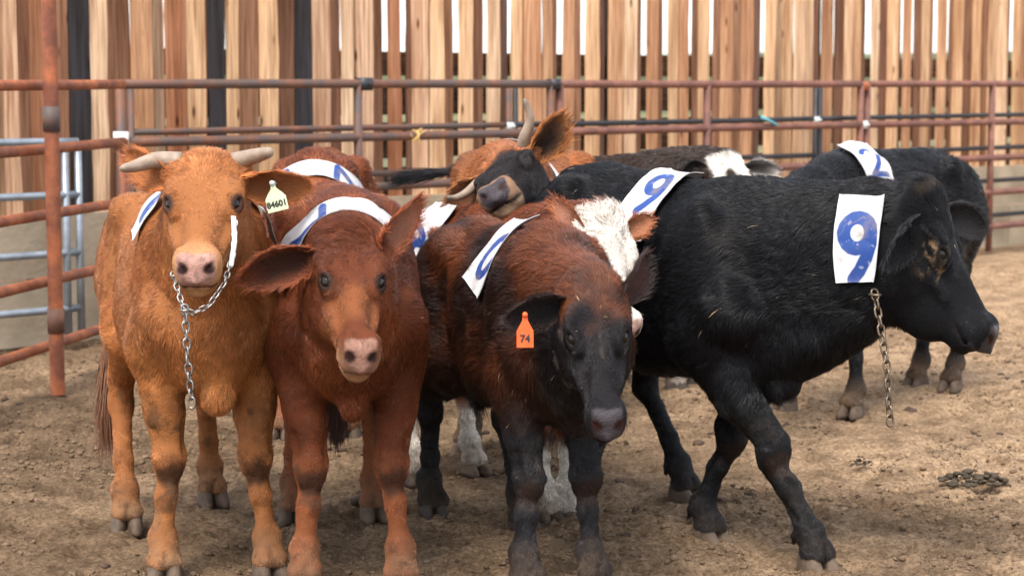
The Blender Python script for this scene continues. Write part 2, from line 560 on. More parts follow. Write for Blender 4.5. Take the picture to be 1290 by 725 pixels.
def patch(fld, O, A, U, th0, th1, width, digits, root, seed=0, gh=0.19, sw=.085, skew=0.0, narrow=0.0, off=0.011, text=False, rough_end=True):
    """strip wrapped round the axis (O,A); U is the direction of angle 0; digits: (char, centre arc length, flip)"""
    O, A, U = (np.array(q, float) for q in (O, A, U))
    A /= np.linalg.norm(A); U = U - A * (A @ U); U /= np.linalg.norm(U)
    V = np.cross(A, U)
    nt_, nw = 150, 76
    th = np.radians(np.linspace(th0, th1, nt_)); w = np.linspace(-width / 2, width / 2, nw)
    TH, Wd = np.meshgrid(th, w, indexing='ij')
    radial = np.cos(TH)[..., None] * U + np.sin(TH)[..., None] * V
    fr_ = ((TH - TH.min()) / (TH.max() - TH.min()))
    base = O + A * (Wd * (1 - narrow * fr_ ** 3) + skew * fr_)[..., None]
    t = np.full(TH.shape, 0.5)
    pos = (base + radial * t[..., None]).reshape(-1, 3)
    alive = np.ones(len(pos), bool)
    for _ in range(60):
        d = fld.sample(pos)
        st = np.where(d > off, np.maximum((d - off) * 0.6, 0.0005), 0)
        pos = pos - radial.reshape(-1, 3) * st[:, None]
    G = pos.reshape(nt_, nw, 3)
    for _ in range(5):                      # stiff sheet: relax
        H = G.copy()
        H[1:-1] = (G[:-2] + G[2:]) / 2
        K = H.copy()
        K[:, 1:-1] = (H[:, :-2] + H[:, 2:]) / 2
        G = K
    mid = G[:, nw // 2]
    seg = np.r_[0, np.cumsum(np.linalg.norm(np.diff(mid, axis=0), axis=1))]
    zero = np.interp(0, th, seg) if th[0] < 0 < th[-1] else (0 if th[0] >= 0 else seg[-1])
    arcl = (seg - zero)[:, None] * np.ones((1, nw))
    col = np.tile(WHITE, (nt_, nw, 1))
    P3 = np.stack([arcl, Wd, np.zeros_like(arcl)], -1).reshape(-1, 3)
    for ch, cen, sgn in digits:
        # digit top points towards the spine
        y = (cen - arcl) * sgn / gh
        x = Wd * sgn / gh
        y = y + 0.0
        d = glyph_dist(ch, x, y)
        m = smst(sw + .012, sw - .012, d)
        wear = (fbm(P3, 60, 3, seed + 2).reshape(nt_, nw) > 0.42) * 0.55
        m = (m * (1 - wear * 0.5))[..., None]
        col = col * (1 - m) + BLUE * m
    endd0 = np.minimum(seg, seg[-1] - seg)[:, None]
    dirt = np.clip(fbm(P3, 28, 4, seed).reshape(nt_, nw) * 1.9 - 0.15, 0, 1) + .25 * np.exp(-endd0 / .02)
    scr = np.clip(1 - np.abs(vnoise(P3, 22, seed + 5).reshape(nt_, nw)) * 28, 0, 1) * (vnoise(P3, 30, seed + 6).reshape(nt_, nw) > .25)
    dm = np.clip(dirt * 0.55 + scr * 0.6, 0, .8)[..., None]
    col = col * (1 - dm) + np.array((0.2, 0.15, 0.1)) * dm
    if text:
        a0 = arcl[0, 0] if abs(arcl[0, 0]) < abs(arcl[-1, 0]) else arcl[-1, 0]
        for row, (r0, x0, x1) in enumerate(((0.018, -.05, .03), (0.034, -.055, -.0), (0.034, .02, .045))):
            yy = np.abs(arcl) - abs(a0) - r0
            ink = (np.abs(yy) < .0035) & (Wd > x0) & (Wd < x1) & (np.sin(Wd * 1100 + row) > -.3)
            col[ink] = col[ink] * .35
    # normals for thickness
    du = np.gradient(G, axis=0); dv = np.gradient(G, axis=1)
    nn = np.cross(du, dv); nn /= np.linalg.norm(nn, axis=2)[..., None] + 1e-9
    if (nn * radial).sum() < 0: nn = -nn
    lift_n = 0.006 * np.abs(vnoise(P3, 13, seed + 8)).reshape(nt_, nw)
    endd = np.minimum(seg, seg[-1] - seg)[:, None]
    lift_n = lift_n + (0.008 * np.exp(-endd / 0.02) if rough_end else 0) + 0.006 * np.exp(-(width / 2 - np.abs(Wd)) / 0.01)
    G = G + nn * lift_n[..., None]
    # scrape: ragged ends
    gi = np.arange(nt_ * nw).reshape(nt_, nw)
    top = G.reshape(-1, 3); bot = (G - nn * 0.0022).reshape(-1, 3)
    q = np.stack([gi[:-1, :-1], gi[1:, :-1], gi[1:, 1:], gi[:-1, 1:]], -1).reshape(-1, 4)
    if np.mean((np.cross(top[q[:, 1]] - top[q[:, 0]], top[q[:, 3]] - top[q[:, 0]]) * nn.reshape(-1, 3)[q[:, 0]]).sum(1)) < 0: q = q[:, ::-1]
    n0 = nt_ * nw
    qb = q[:, ::-1] + n0
    loop = np.concatenate([gi[0, :], gi[1:, -1], gi[-1, -2::-1], gi[-2:0:-1, 0]])
    l2 = np.roll(loop, -1)
    side = np.stack([loop, loop + n0, l2 + n0, l2], 1)
    allq = np.concatenate([q, qb, side])
    vs = np.concatenate([top, bot])
    cc = np.concatenate([col.reshape(-1, 3), np.tile(WHITE * .6, (n0, 1))])
    o = mesh_obj('number_patch', vs, allq, M_PATCH, root, True, cc)
    return top


# ------------------------------------------------------------------ the calf
def hoof_mesh(F, fw, s, mb, splay=0.0):
    """two claws at ground point F (local), pointing along fw"""
    fw = np.array([fw[0], fw[1], 0.0]); fw /= np.linalg.norm(fw)
    sd_ = np.array([-fw[1], fw[0], 0.0])
    for sg in (-1, 1):
        rings = []
        f2 = fw * math.cos(0.12 * sg) + sd_ * math.sin(0.12 * sg); s2 = np.array([-f2[1], f2[0], 0])
        cen0 = np.array([F[0], F[1], 0]) + sd_ * sg * 0.0245 * s
        for (z, back, front, hw) in ((-.012, -.054, .084, .0275), (.004, -.055, .084, .0285), (.020, -.054, .070, .0280), (.038, -.050, .054, .0275), (.052, -.045, .041, .026), (.062, -.034, .024, .018)):
            ring = []
            for k in range(14):
                a = 2 * math.pi * k / 14
                cx = math.cos(a); sx = math.sin(a)
                lx = (front if cx > 0 else -back) * (abs(cx) ** 0.9) * (1 if cx > 0 else -1)
                ly = hw * np.sign(sx) * abs(sx) ** 0.75 * (1 - 0.35 * max(cx, 0) ** 2)
                p = cen0 + f2 * lx * s + s2 * ly * s
                ring.append((p[0], p[1], z * s))
            rings.append(ring)
        vs = [p for r_ in rings for p in r_]
        fs = []
        for i in range(len(rings) - 1):
            for k in range(14):
                k2 = (k + 1) % 14
                fs.append((i * 14 + k, i * 14 + k2, (i + 1) * 14 + k2, (i + 1) * 14 + k))
        fs.append(tuple(reversed(range(14)))); fs.append(tuple(range(70, 84)))
        mb.add(vs, fs)


def build_calf(name, label, cfg):
    """cfg in world coordinates; returns the root and helpers"""
    s = cfg['s']; seed = cfg['seed']
    FR, FL, HR, HL = (np.array(cfg[k], float) for k in ('FR', 'FL', 'HR', 'HL'))
    fm, hm = (FR + FL) / 2, (HR + HL) / 2
    if 'axis' in cfg:
        (cx, cy), ang = cfg['axis']
    else:
        h = fm - hm
        ang = math.atan2(h[1], h[0])
        mid = fm * .5 + hm * .5
        cx, cy = mid
    ang = cfg.get('ang', ang)
    root = empty(name, (cx, cy, 0), ang)
    tag(root, label, 'calf', 'calves standing in the pen')
    ca, sa = math.cos(ang), math.sin(ang)

    def loc(p):
        p = np.array(p, float)
        dx, dy = p[0] - cx, p[1] - cy
        q = [dx * ca + dy * sa, -dx * sa + dy * ca]
        return np.array(q + ([p[2]] if len(p) > 2 else []))

    def ldir(v):
        v = np.array(v, float)
        return np.array([v[0] * ca + v[1] * sa, -v[0] * sa + v[1] * ca, v[2]])
    poll, nose = loc(cfg['poll']), loc(cfg['nose'])
    u = nose - poll; Lh = np.linalg.norm(u); u /= Lh; hs = Lh / 0.45
    zz = np.array([0, 0, 1.0])
    v = np.cross(zz, u); v /= np.linalg.norm(v)
    w = np.cross(u, v)
    ro = R(cfg.get('roll', 0))
    v, w = v * math.cos(ro) + w * math.sin(ro), w * math.cos(ro) - v * math.sin(ro)
    HM = np.stack([u, v, w], 1)
    HW = cfg.get('headw', 1)
    hp = lambda a, b, c: poll + HM @ (np.array([a, b * HW, c]) * hs)

    fld = Field(cfg['vox'])
    g = cfg.get('girth', 1.0)
    # trunk
    xs = np.array([-.665, -.63, -.57, -.47, -.36, -.20, 0, .20, .33, .44, .52, .57]) * s
    top = np.array([1.00, 1.06, 1.105, 1.14, 1.16, 1.14, 1.125, 1.14, 1.165, 1.12, 1.03, .93]) * s
    top = top + cfg.get('croup', 0) * np.array([1, 1, 1, 1, 1, .9, .6, .25, 0, 0, 0, 0])
    bot = np.array([.88, .82, .75, .70, .63, .57, .535, .54, .56, .60, .66, .76]) * s
    ws_ = np.array([.06, .11, .155, .185, .20, .215, .225, .21, .175, .15, .115, .06]) * s * g
    fld.loft((0, 0, 0), np.eye(3), xs, top, bot, ws_, 2.25, -0.16, 0.04)
    cr_ = cfg.get('croup', 0)
    fld.cone((-.5 * s, 0, 1.10 * s + cr_), (.3 * s, 0, 1.125 * s), .035 * s, .045 * s, .07)
    for sg in (-1, 1):
        fld.ell((-.34 * s, sg * .155 * s * g, 1.075 * s + cr_), (.06 * s, .045 * s, .05 * s), k=.07)
        fld.ell((-.62 * s, sg * .075 * s, 1.0 * s), (.05 * s, .045 * s, .05 * s), k=.06)
        fld.ell((-.47 * s, sg * .125 * s * g, .88 * s), (.17 * s, .095 * s, .22 * s), k=.07)
        fld.ell((.33 * s, sg * .135 * s * g, .90 * s), (.13 * s, .07 * s, .24 * s), k=.08)
        fld.ell((.47 * s, sg * .12 * s * g, .80 * s), (.09 * s, .075 * s, .10 * s), k=.07)
    fld.ell((.46 * s, 0, .69 * s), (.12 * s, .08 * s, .10 * s), k=.07)
    # legs
    legs = {}; knees = []
    for key, F in (('FR', FR), ('FL', FL), ('HR', HR), ('HL', HL)):
        f = loc(F); sg = -1 if key[1] == 'R' else 1
        fdir = np.array([1.0, 0, 0])
        if key[0] == 'F':
            E = np.array([.34 * s, sg * .145 * s * g, .70 * s])
            fet = np.array([f[0] - .028 * s, f[1], .115 * s])
            d = fet - E
            K = E + d * ((E[2] - .36 * s) / (E[2] - fet[2])) + np.array([.012 * s, 0, 0])
            K[1] -= sg * cfg.get('knock', .022) * s
            knees.append(K)
            fld.cone((.46 * s, sg * .125 * s * g, .80 * s), E, .09 * s, .085 * s, .06)
            fld.cone(E, E * .4 + K * .6 + np.array([.0, 0, 0]), .100 * s, .060 * s, .05, 1.12, np.array([0, 1, 0]))
            fld.cone(E * .4 + K * .6, K + np.array([0, 0, .03 * s]), .060 * s, .049 * s, .03)
            fld.ell(E * .62 + K * .38 + np.array([.02 * s, sg * .012 * s, 0]), (.055 * s, .05 * s, .10 * s), k=.03)
            fld.ell(K + np.array([.006 * s, 0, 0]), (.051 * s, .052 * s, .060 * s), k=.022)
            fld.ell(K + np.array([-.035 * s, 0, -.02 * s]), (.018 * s, .02 * s, .03 * s), k=.02)
            fld.cone(K - np.array([0, 0, .04 * s]), K * .55 + fet * .45, .036 * s, .028 * s, .025)
            fld.cone(K * .55 + fet * .45, fet, .028 * s, .034 * s, .03)
            fld.cone(K - np.array([.022 * s, 0, .06 * s]), fet - np.array([.02 * s, 0, -.02 * s]), .014 * s, .016 * s, .016)
            for dy in (-1, 1): fld.cone(K + np.array([-.016 * s, dy * .034 * s, -.07 * s]), fet + np.array([-.014 * s, dy * .032 * s, .04 * s]), .006 * s, .006 * s, .014, sub=True)
            for dy in (-1, 1): fld.cone(K + np.array([.02 * s, dy * .05 * s, .10 * s]), K + np.array([.03 * s, dy * .046 * s, .03 * s]), .007 * s, .009 * s, .02, sub=True)
        else:
            Hp = np.array([-.47 * s, sg * .12 * s * g, .84 * s])
            fet = np.array([f[0] - .035 * s, f[1], .125 * s])
            St = np.array([-.27 * s, sg * .15 * s * g, .68 * s])
            Hk = np.array([f[0] - .105 * s, f[1] * .8 + sg * .11 * s * g * .2, .44 * s])
            Hk[0] = .6 * Hk[0] + .4 * (-.60 * s)
            fld.cone(Hp, St, .135 * s, .10 * s, .07, 1.25, np.array([0, 1, 0]))
            fld.cone(Hp + np.array([-.05 * s, 0, -.05 * s]), Hk * .6 + Hp * .4, .13 * s, .065 * s, .06, 1.3, np.array([0, 1, 0]))
            fld.cone(St, Hk + np.array([.02 * s, 0, .05 * s]), .10 * s, .048 * s, .05, 1.15, np.array([0, 1, 0]))
            fld.ell(Hk, (.052 * s, .042 * s, .07 * s), k=.03)
            fld.cone(Hk + np.array([-.025 * s, 0, .05 * s]), Hk + np.array([-.005 * s, 0, -.05 * s]), .025 * s, .036 * s, .02)
            fld.cone(Hk - np.array([0, 0, .04 * s]), Hk * .3 + fet * .7, .037 * s, .029 * s, .03)
            fld.cone(Hk * .3 + fet * .7, fet, .029 * s, .037 * s, .02)
        fld.ell(fet + np.array([-.008 * s, 0, 0]), (.032 * s, .033 * s, .038 * s), k=.03)
        tp = np.array([f[0] + .002 * s, f[1], .074 * s])
        fld.cone(fet, tp, .032 * s, .036 * s, .03, .88, np.array([0, 1, 0]))
        fld.ell(tp + np.array([.003, 0, -.012 * s]), (.040 * s, .046 * s, .024 * s), k=.03)
        fld.cone(np.array([f[0] + .062 * s, f[1], .02 * s]), np.array([f[0] + .040 * s, f[1], .085 * s]), .010 * s, .005 * s, .014, sub=True)
        for dy in (-1, 1):
            fld.ell(np.array([f[0] + .012 * s, f[1] + dy * .024 * s, .052 * s]), (.036 * s, .025 * s, .018 * s), k=.02)
        for dy in (-1, 1):
            fld.cone(fet + np.array([-.04 * s, dy * .018 * s, -.012 * s]), fet + np.array([-.048 * s, dy * .02 * s, -.035 * s]), .012 * s, .007 * s, .012)
        legs[key] = (f, fet, tp)
    # neck
    Hc = hp(.06, 0, -.10)
    p0 = np.array([.30, 0, .93]) * s
    p1 = np.array([.55, 0, .94]) * s * .55 + Hc * .45
    p1[2] += cfg.get('neckz', 0.0)
    cen = bez(p0, p1, Hc, 7)
    rr = np.interp(np.linspace(0, 1, 7), [0, .4, .8, 1], [.215 * s, .17 * s, .13 * s, .118 * hs]) * cfg.get('neckw', 1)
    for i in range(6):
        t = cen[i + 1] - cen[i]; n = np.cross(t, zz); n = n / (np.linalg.norm(n) + 1e-9)
        if i >= 4: n = v * .7 + n * .3 * np.sign(n @ v); n /= np.linalg.norm(n)
        fld.cone(cen[i], cen[i + 1], rr[i], rr[i + 1], .05, 1.33, n)
    c0 = np.array([.28, 0, 1.075]) * s; c2 = hp(.015, 0, -.05)
    c1 = (c0 + c2) / 2 + np.array([.03, 0, .03]) + np.array([0, 0, cfg.get('neckz', 0.0)])
    fld.chain(bez(c0, c1, c2, 5), [.075 * s, .075 * s, .07 * s, .065 * hs, .06 * hs], .08)
    t0 = np.array([.47, 0, .68]) * s; t2 = hp(.16, 0, -.25) if cfg.get('jaw') else hp(.11, 0, -.19)
    c3_ = cfg.get('crestz', 0)
    t1 = (t0 + t2) / 2 + np.array([.02, 0, -.05 + cfg.get('dew', 0)]) * s
    fld.chain(bez(t0, t1, t2, 5), [.105 * s, .092 * s, .075 * s, .062 * hs, .055 * hs], .09)
    m0 = (t0 + p0) / 2; m2 = hp(.07, 0, -.15)
    fld.chain(bez(m0, (t1 + p1) / 2, m2, 5), [.13 * s, .115 * s, .095 * s, .085 * hs, .075 * hs], .08)
    # head
    us = np.array([-.04, -.015, .02, .06, .11, .16, .21, .26, .31, .36, .40, .435, .455]) * hs
    tp_ = np.array([-.055, -.015, .002, .010, .010, .002, -.008, -.016, -.024, -.030, -.034, -.040, -.056]) * hs
    bt_ = np.array([-.11, -.16, -.20, -.225, -.240, -.238, -.228, -.213, -.196, -.184, -.172, -.155, -.125]) * hs
    hw_ = np.array([.060, .096, .110, .112, .112, .102, .086, .073, .064, .061, .064, .062, .052]) * hs * cfg.get('headw', 1)
    ta_ = np.array([.1, .12, .14, .16, .18, .12, .02, -.06, -.10, -.06, .02, .06, .06])
    nn_ = np.array([2.2, 2.3, 2.5, 2.6, 2.5, 2.3, 2.1, 2.0, 2.05, 2.2, 2.5, 2.7, 2.6])
    fld.loft(poll, HM, us, tp_, bt_, hw_, nn_, ta_, .03)
    E3 = lambda a, b, c, ra, rb, rc, k, sub=False, rot=None: fld.ell(hp(a, b, c), np.array((ra, rb * HW ** .6, rc)) * hs, HM if rot is None else HM @ rot, k, sub)
    E3(.0, 0, -.012, .045, .070, .026, .04)                                         # poll tuft bump
    for sg in (-1, 1):
        E3(.125, sg * .088, -.014, .042, .028, .020, .03)                       # brow
        E3(.13, sg * .066, -.160, .085, .040, .065, .05)                        # cheek muscle
        E3(.235, sg * .070, -.085, .075, .020, .022, .035)                      # face crest
        E3(.20, sg * .080, -.022, .03, .012, .014, .03, True)                   # hollow before the eye
        E3(.30, sg * .078, -.060, .07, .016, .022, .035, True)                  # side of the nose
        E3(.410, sg * .040, -.062, .036, .027, .034, .025)                      # nostril wing
        E3(.405, sg * .036, -.100, .045, .028, .025, .02)                      # upper lip
        ev = np.array([.42, sg * .78, .46]); ev /= np.linalg.norm(ev)             # the way the eye looks (head frame)
        ea = np.array([1., sg * -.1, -.25]); ea -= ev * (ea @ ev); ea /= np.linalg.norm(ea)
        er = np.stack([ea, ev, np.cross(ea, ev)], 1)
        ec = np.array([.172, sg * .086, -.036])
        el_ = ec + ev * .002; eo_ = ec + ev * .031
        E3(el_[0], el_[1], el_[2], .040, .0255, .031, .022, False, er)           # eyelids
        E3(eo_[0], eo_[1], eo_[2], .0215, .024, .0095, .004, True, er)          # eye opening
        cth = math.cos(R(40)); sth = math.sin(R(40))
        rt = np.array([[1, 0, 0], [0, cth, -sth * sg], [0, sth * sg, cth]])
        E3(.452, sg * .038, -.062, .026, .018, .010, .010, True, rt)           # nostril
    E3(.436, 0, -.068, .024, .044, .029, .02)                                   # nose pad
    E3(.402, 0, -.150, .046, .044, .027, .010)                                  # lower lip and chin
    for sg in (-1, 1):                                                          # mouth line
        fld.cone(hp(.468, 0, -.121), hp(.425, sg * .048, -.123), .007 * hs, .007 * hs, .004, sub=True)
        fld.cone(hp(.425, sg * .052, -.123), hp(.35, sg * .066, -.122), .007 * hs, .004 * hs, .006, sub=True)
    if cfg.get('jaw'):
        E3(.24, 0, -.205, .12, .06, .065, .06)
        E3(.13, 0, -.24, .10, .065, .07, .06)
        E3(-.005, 0, .012, .05, .06, .035, .04)
    if cfg.get('hornR'):
        for sg in (-1, 1): E3(.018, sg * .088, -.022, .036, .04, .034, .03)
    # creases that give the trunk its form
    for sg in (-1, 1):
        fld.cone((.20 * s, sg * .25 * s * g, 1.02 * s), (.17 * s, sg * .235 * s * g, .66 * s), .022 * s, .03 * s, .07, sub=True)
        fld.cone((.43 * s, sg * .235 * s * g, 1.02 * s), (.47 * s, sg * .225 * s * g, .88 * s), .02 * s, .02 * s, .06, sub=True)
        fld.cone((-.27 * s, sg * .26 * s * g, .95 * s), (-.20 * s, sg * .25 * s * g, .72 * s), .03 * s, .03 * s, .08, sub=True)
    fld.cone((.60 * s, 0, .86 * s), (.555 * s, 0, .565 * s), .028 * s, .036 * s, .035)
    fld.cone((.55 * s, 0, .565 * s), (.28 * s, 0, .585 * s), .034 * s, .035 * s, .04)
    # tail
    tail = cfg.get('tail')
    if tail is None:
        tail = [(-.64, .0, 1.07), (-.70, .0, .98), (-.71, .01, .8), (-.70, .02, .6), (-.69, .02, .45)]
        tail = [np.array(p) * s for p in tail]
    else:
        tail = [np.array((-.60 * s, 0, 1.09 * s))] + [loc(p) for p in tail]
    tr = np.linspace(.030, .012, len(tail)) * s
    tr = np.maximum(tr, cfg['vox'] * 1.1)
    fld.chain(tail, tr, .03)
    fld.evaluate()
    V, Q = fld.nets()
    nb = len(V)
    Vd = V.astype(float)
    _, N0_ = fld.sample(Vd, True)
    hl0 = (Vd - poll) @ HM / hs
    offh = smst(.0, .25, np.linalg.norm(Vd - hp(.22, 0, -.1), axis=1) - .12)
    bodyz = smst(.45 * s, .7 * s, V[:, 2])
    V = (Vd + N0_ * ((.0085 * vnoise(Vd, 6, seed) + .0022 * vnoise(Vd, 17, seed + 1)) * (.25 + .75 * bodyz) * (.15 + .85 * offh) + (1 - bodyz) * (.0016 * vnoise(Vd, 38, seed + 2) + .001 * vnoise(Vd, 75, seed + 3)))[:, None]).astype(np.float32)
    # regions
    Hl = (V - poll) @ HM / hs / np.array([1, HW, 1])
    inhead = smst(.16, .02, np.abs(Hl[:, 1])) * 0
    inhead = ((Hl[:, 0] > -.05) & (Hl[:, 0] < .49) & (np.abs(Hl[:, 1]) < .16) & (Hl[:, 2] > -.27) & (Hl[:, 2] < .08)).astype(float)
    inhead *= smst(-.03, .03, Hl[:, 0] - np.clip(-Hl[:, 2] - .17, 0, 1) * 2.0)
    val, Nrm = fld.sample(V.astype(float), True)
    inner = smst(.25, .12, np.abs(V[:, 1])) * 0
    legz = smst(.66 * s, .50 * s, V[:, 2])
    footd = np.min([np.linalg.norm(V[:, :2] - legs[k][0], axis=1) for k in legs], 0)
    legm = legz * (1 - inhead)
    # groom direction
    D = np.tile(np.array([-1.0, 0, -.45]), (nb, 1))
    nd = p0 - Hc; nd /= np.linalg.norm(nd)
    nk = smst(.25 * s, .55 * s, V[:, 0]) * (V[:, 2] > .7 * s) * (1 - inhead)
    nk = np.maximum(nk, (smst(.45, .2, np.linalg.norm(V - Hc, axis=1)) * (1 - inhead)))
    D = D * (1 - nk[:, None]) + (nd + np.array([0, 0, -.45])) * nk[:, None]
    chest = smst(.35 * s, .5 * s, V[:, 0]) * (V[:, 2] < .8 * s) * (1 - inhead)
    D = D * (1 - chest[:, None]) + np.array([-.2, 0, -1]) * chest[:, None]
    D = D * (1 - legm[:, None]) + np.array([-.15, 0, -1]) * legm[:, None]
    rad = np.stack([Hl[:, 0] - .125, Hl[:, 1] * 1.0, (Hl[:, 2] + .02) * .6], 1)
    D = D * (1 - inhead[:, None]) + (rad @ HM.T) / .1 * inhead[:, None]
    # lengths
    fl = cfg.get('fur', 1.0)
    L = (.030 * (1 - legm) + .0115 * legm) * fl
    L = L + .004 * legm * smst(.1, .3, np.abs(vnoise(V, 9, seed)))
    L = np.where(nk > 0.5, .036 * fl, L)
    belly = smst(.66 * s, .56 * s, V[:, 2]) * (1 - smst(.52 * s, .46 * s, V[:, 2])) * (footd > .14)
    L = L + belly * .02 * fl
    facel = .0135 - .004 * smst(.2, .3, Hl[:, 0]) + .020 * smst(.13, .0, Hl[:, 0]) * (Hl[:, 2] > -.1) * cfg.get('forelock', 1.0)
    L = L * (1 - inhead) + facel * inhead
    padm = inhead * smst(.416, .430, Hl[:, 0]) * smst(-.114, -.106, Hl[:, 2]) * smst(.060, .052, np.abs(Hl[:, 1]) + np.clip(-Hl[:, 2] - .085, 0, 1) * .7)
    padm = np.maximum(padm, inhead * smst(.395, .405, Hl[:, 0]) * smst(.036, .028, np.abs(Hl[:, 1])) * smst(-.128, -.120, Hl[:, 2]) * smst(-.06, -.07, Hl[:, 2]))
    padm = np.maximum(padm, inhead * smst(.425, .435, Hl[:, 0]) * np.exp(-((Hl[:, 2] + .118) / .010) ** 2) * .8)
    eyes = [hp(.183, sg * .106, -.024) for sg in (-1, 1)]
    eyed = np.min([np.linalg.norm(V - e, axis=1) for e in eyes], 0) / hs
    nosd = np.min([np.linalg.norm(V - hp(.455, sg * .038, -.062), axis=1) for sg in (-1, 1)], 0) / hs
    lips = inhead * smst(.40, .43, Hl[:, 0]) * smst(-.085, -.105, Hl[:, 2])
    L = L * (1 - .6 * lips) * (1 - .7 * inhead * smst(.41, .44, Hl[:, 0]))
    D = D * (1 - lips[:, None]) + (HM @ np.array([-1., 0, -.6])) * lips[:, None]
    L = L * (1 - padm) * smst(.018, .042, eyed)
    # colour
    C = cfg['color'](V, Hl, inhead, legm, s, nb)
    dark = np.array(cfg.get('rim', (.03, .015, .01)))
    em = smst(.036, .022, eyed)[:, None]
    C = C * (1 - em) + dark * em
    pc = np.array(cfg.get('pad', (.35, .17, .13)))
    pn = (1 + .22 * vnoise(V, 60, seed) + .25 * vnoise(V, 150, seed + 4))[:, None]
    pc = pc * (1 - .45 * smst(.2, .6, fbm(V, 28, 3, seed + 9)))[:, None] if np.mean(pc) > .2 else pc
    C = C * (1 - padm[:, None]) + pc * pn * padm[:, None]
    nm = smst(.022, .012, nosd)[:, None]
    C = C * (1 - nm) + np.array((.03, .012, .01)) * nm
    mouth = (inhead * smst(.006, .002, np.abs(Hl[:, 2] + .122)) * smst(.33, .37, Hl[:, 0]))[:, None]
    C = C * (1 - mouth * .8) + np.array((.02, .01, .008)) * mouth * .8
    wet = padm * .9 + em[:, 0] * .8
    verts = [V]; faces = [Q]; cols = [C]; dirs = [D]; lens = [L]; nrms = [Nrm]; wets = [wet]; dens = [np.ones(nb)]
    # ears (same mesh)
    for sg, key in ((-1, 'earR'), (1, 'earL')):
        e = cfg[key]
        a = ldir(np.array(e['a'], float)) if e.get('world', True) else HM @ np.array(e['a'], float)
        a /= np.linalg.norm(a)
        o = ldir(np.array(e['o'], float)); o = o - a * (a @ o); o /= np.linalg.norm(o)
        b = np.cross(a, o)
        Le, We = e.get('L', .20) * hs, e.get('W', .115) * hs
        base = hp(.045, sg * .088, -.035)
        nt_, ns = 26, 17
        t = np.linspace(0, 1, nt_)[:, None]; q = np.linspace(-1, 1, ns)[None, :]
        hwid = np.interp(t, [0, .12, .3, .5, .7, .85, .95, 1], [.42, .62, .9, 1, .86, .6, .34, .12]) * We / 2
        curl_ = np.interp(t, [0, .2, .5, 1], [1.3, .85, .5, .35]) * e.get('cup', 1)
        P = base + a * (t * Le)[..., None] + b * (hwid * q * (1 - .12 * curl_ * q * q))[..., None] + o * (hwid * curl_ * (q * q - .3) + .012 * np.sin(t * 3))[..., None]
        bd = ldir(np.array(e.get('bend', (0, 0, -.03))))
        P = P + bd * (t * t)[..., None] + o * 0.0
        P = P + (o * .003)[None, None, :] * vnoise(P.reshape(-1, 3), 30, seed).reshape(nt_, ns)[..., None]
        Bk = P - o * (.010 * (1 - t * .6) * np.sqrt(np.clip(1 - q * q, 0, 1)) + .001)[..., None]
        gi = np.arange(nt_ * ns).reshape(nt_, ns)
        qf = np.stack([gi[:-1, :-1], gi[1:, :-1], gi[1:, 1:], gi[:-1, 1:]], -1).reshape(-1, 4)
        du = np.gradient(P, axis=0); dv = np.gradient(P, axis=1)
        nn = np.cross(du, dv); nn /= np.linalg.norm(nn, axis=2)[..., None] + 1e-9
        if (nn * o).sum() < 0: nn = -nn
        else: qf = qf
        sgnf = ((np.cross(P[1, 0] - P[0, 0], P[0, 1] - P[0, 0])) @ o) < 0
        if sgnf: qf = qf[:, ::-1]
        ne = nt_ * ns
        qb = qf[:, ::-1] + ne
        loop = np.concatenate([gi[0, :], gi[1:, -1], gi[-1, -2::-1], gi[-2:0:-1, 0]]); l2 = np.roll(loop, -1)
        side = np.stack([loop, loop + ne, l2 + ne, l2], 1)
        off = sum(len(x) for x in verts)
        verts.append(np.concatenate([P.reshape(-1, 3), Bk.reshape(-1, 3)]).astype(np.float32))
        faces.append(np.concatenate([qf, qb, side]) + off)
        ci = np.array(e.get('ci', cfg['earin'])); co = np.array(e.get('co', cfg['earout'])); ce = np.array(e.get('ce', co))
        edge = (np.abs(q) ** 3 * np.ones_like(t)).reshape(-1, 1)
        edge = np.maximum(edge, (t ** 6 * np.ones_like(q)).reshape(-1, 1))
        cols.append(np.concatenate([ci * (1 - edge) + ce * edge, co * np.ones((ne, 1)) * (1 - edge * .5) + ce * edge * .5]))
        eb = (b[None, None, :] * q[..., None]) * .5
        ed = (a + np.zeros((nt_, ns, 3))) + eb
        dirs.append(np.concatenate([ed.reshape(-1, 3), ed.reshape(-1, 3)]))
        ll = (.012 + .022 * edge[:, 0]) * e.get('fr', 1.0)
        lens.append(np.concatenate([ll, np.full(ne, .013) + .012 * edge[:, 0]]))
        nrms.append(np.concatenate([nn.reshape(-1, 3), -nn.reshape(-1, 3)]))
        wets.append(np.zeros(2 * ne)); dens.append(np.concatenate([np.full(ne, .75), np.full(ne, 1.1)]))
        e['P'] = P; e['frame'] = (a, b, o)
    V = np.concatenate(verts); Q = np.concatenate(faces); C = np.concatenate(cols); D = np.concatenate(dirs)
    L = np.concatenate(lens); Nr = np.concatenate(nrms); Wt = np.concatenate(wets); De = np.concatenate(dens)
    lz = V[:, 2]
    kn_ = np.min([np.linalg.norm(V - (Kp - np.array([-.035, 0, .035]) * s), axis=1) for Kp in knees], 0)
    knm = smst(.062, .03, kn_ + .012 * vnoise(V, 40, seed + 3)) * .8
    C = C * (1 - knm[:, None]) + np.array((.035, .02, .014)) * knm[:, None]
    dust = smst(.20 * s, .06, lz) * (.55 + .45 * smst(-.3, .3, fbm(V, 18, 3, seed + 31))) * .8 * cfg.get('dust', 1)
    dust = np.maximum(dust, .5 * cfg.get('dust', 1) * smst(.62, .40, lz) * smst(.38, .6, fbm(V, 22, 3, seed + 33)))
    C = C * (1 - dust[:, None]) + np.array((.17, .105, .06)) * dust[:, None]
    lowz = smst(.75 * s, .5 * s, lz)
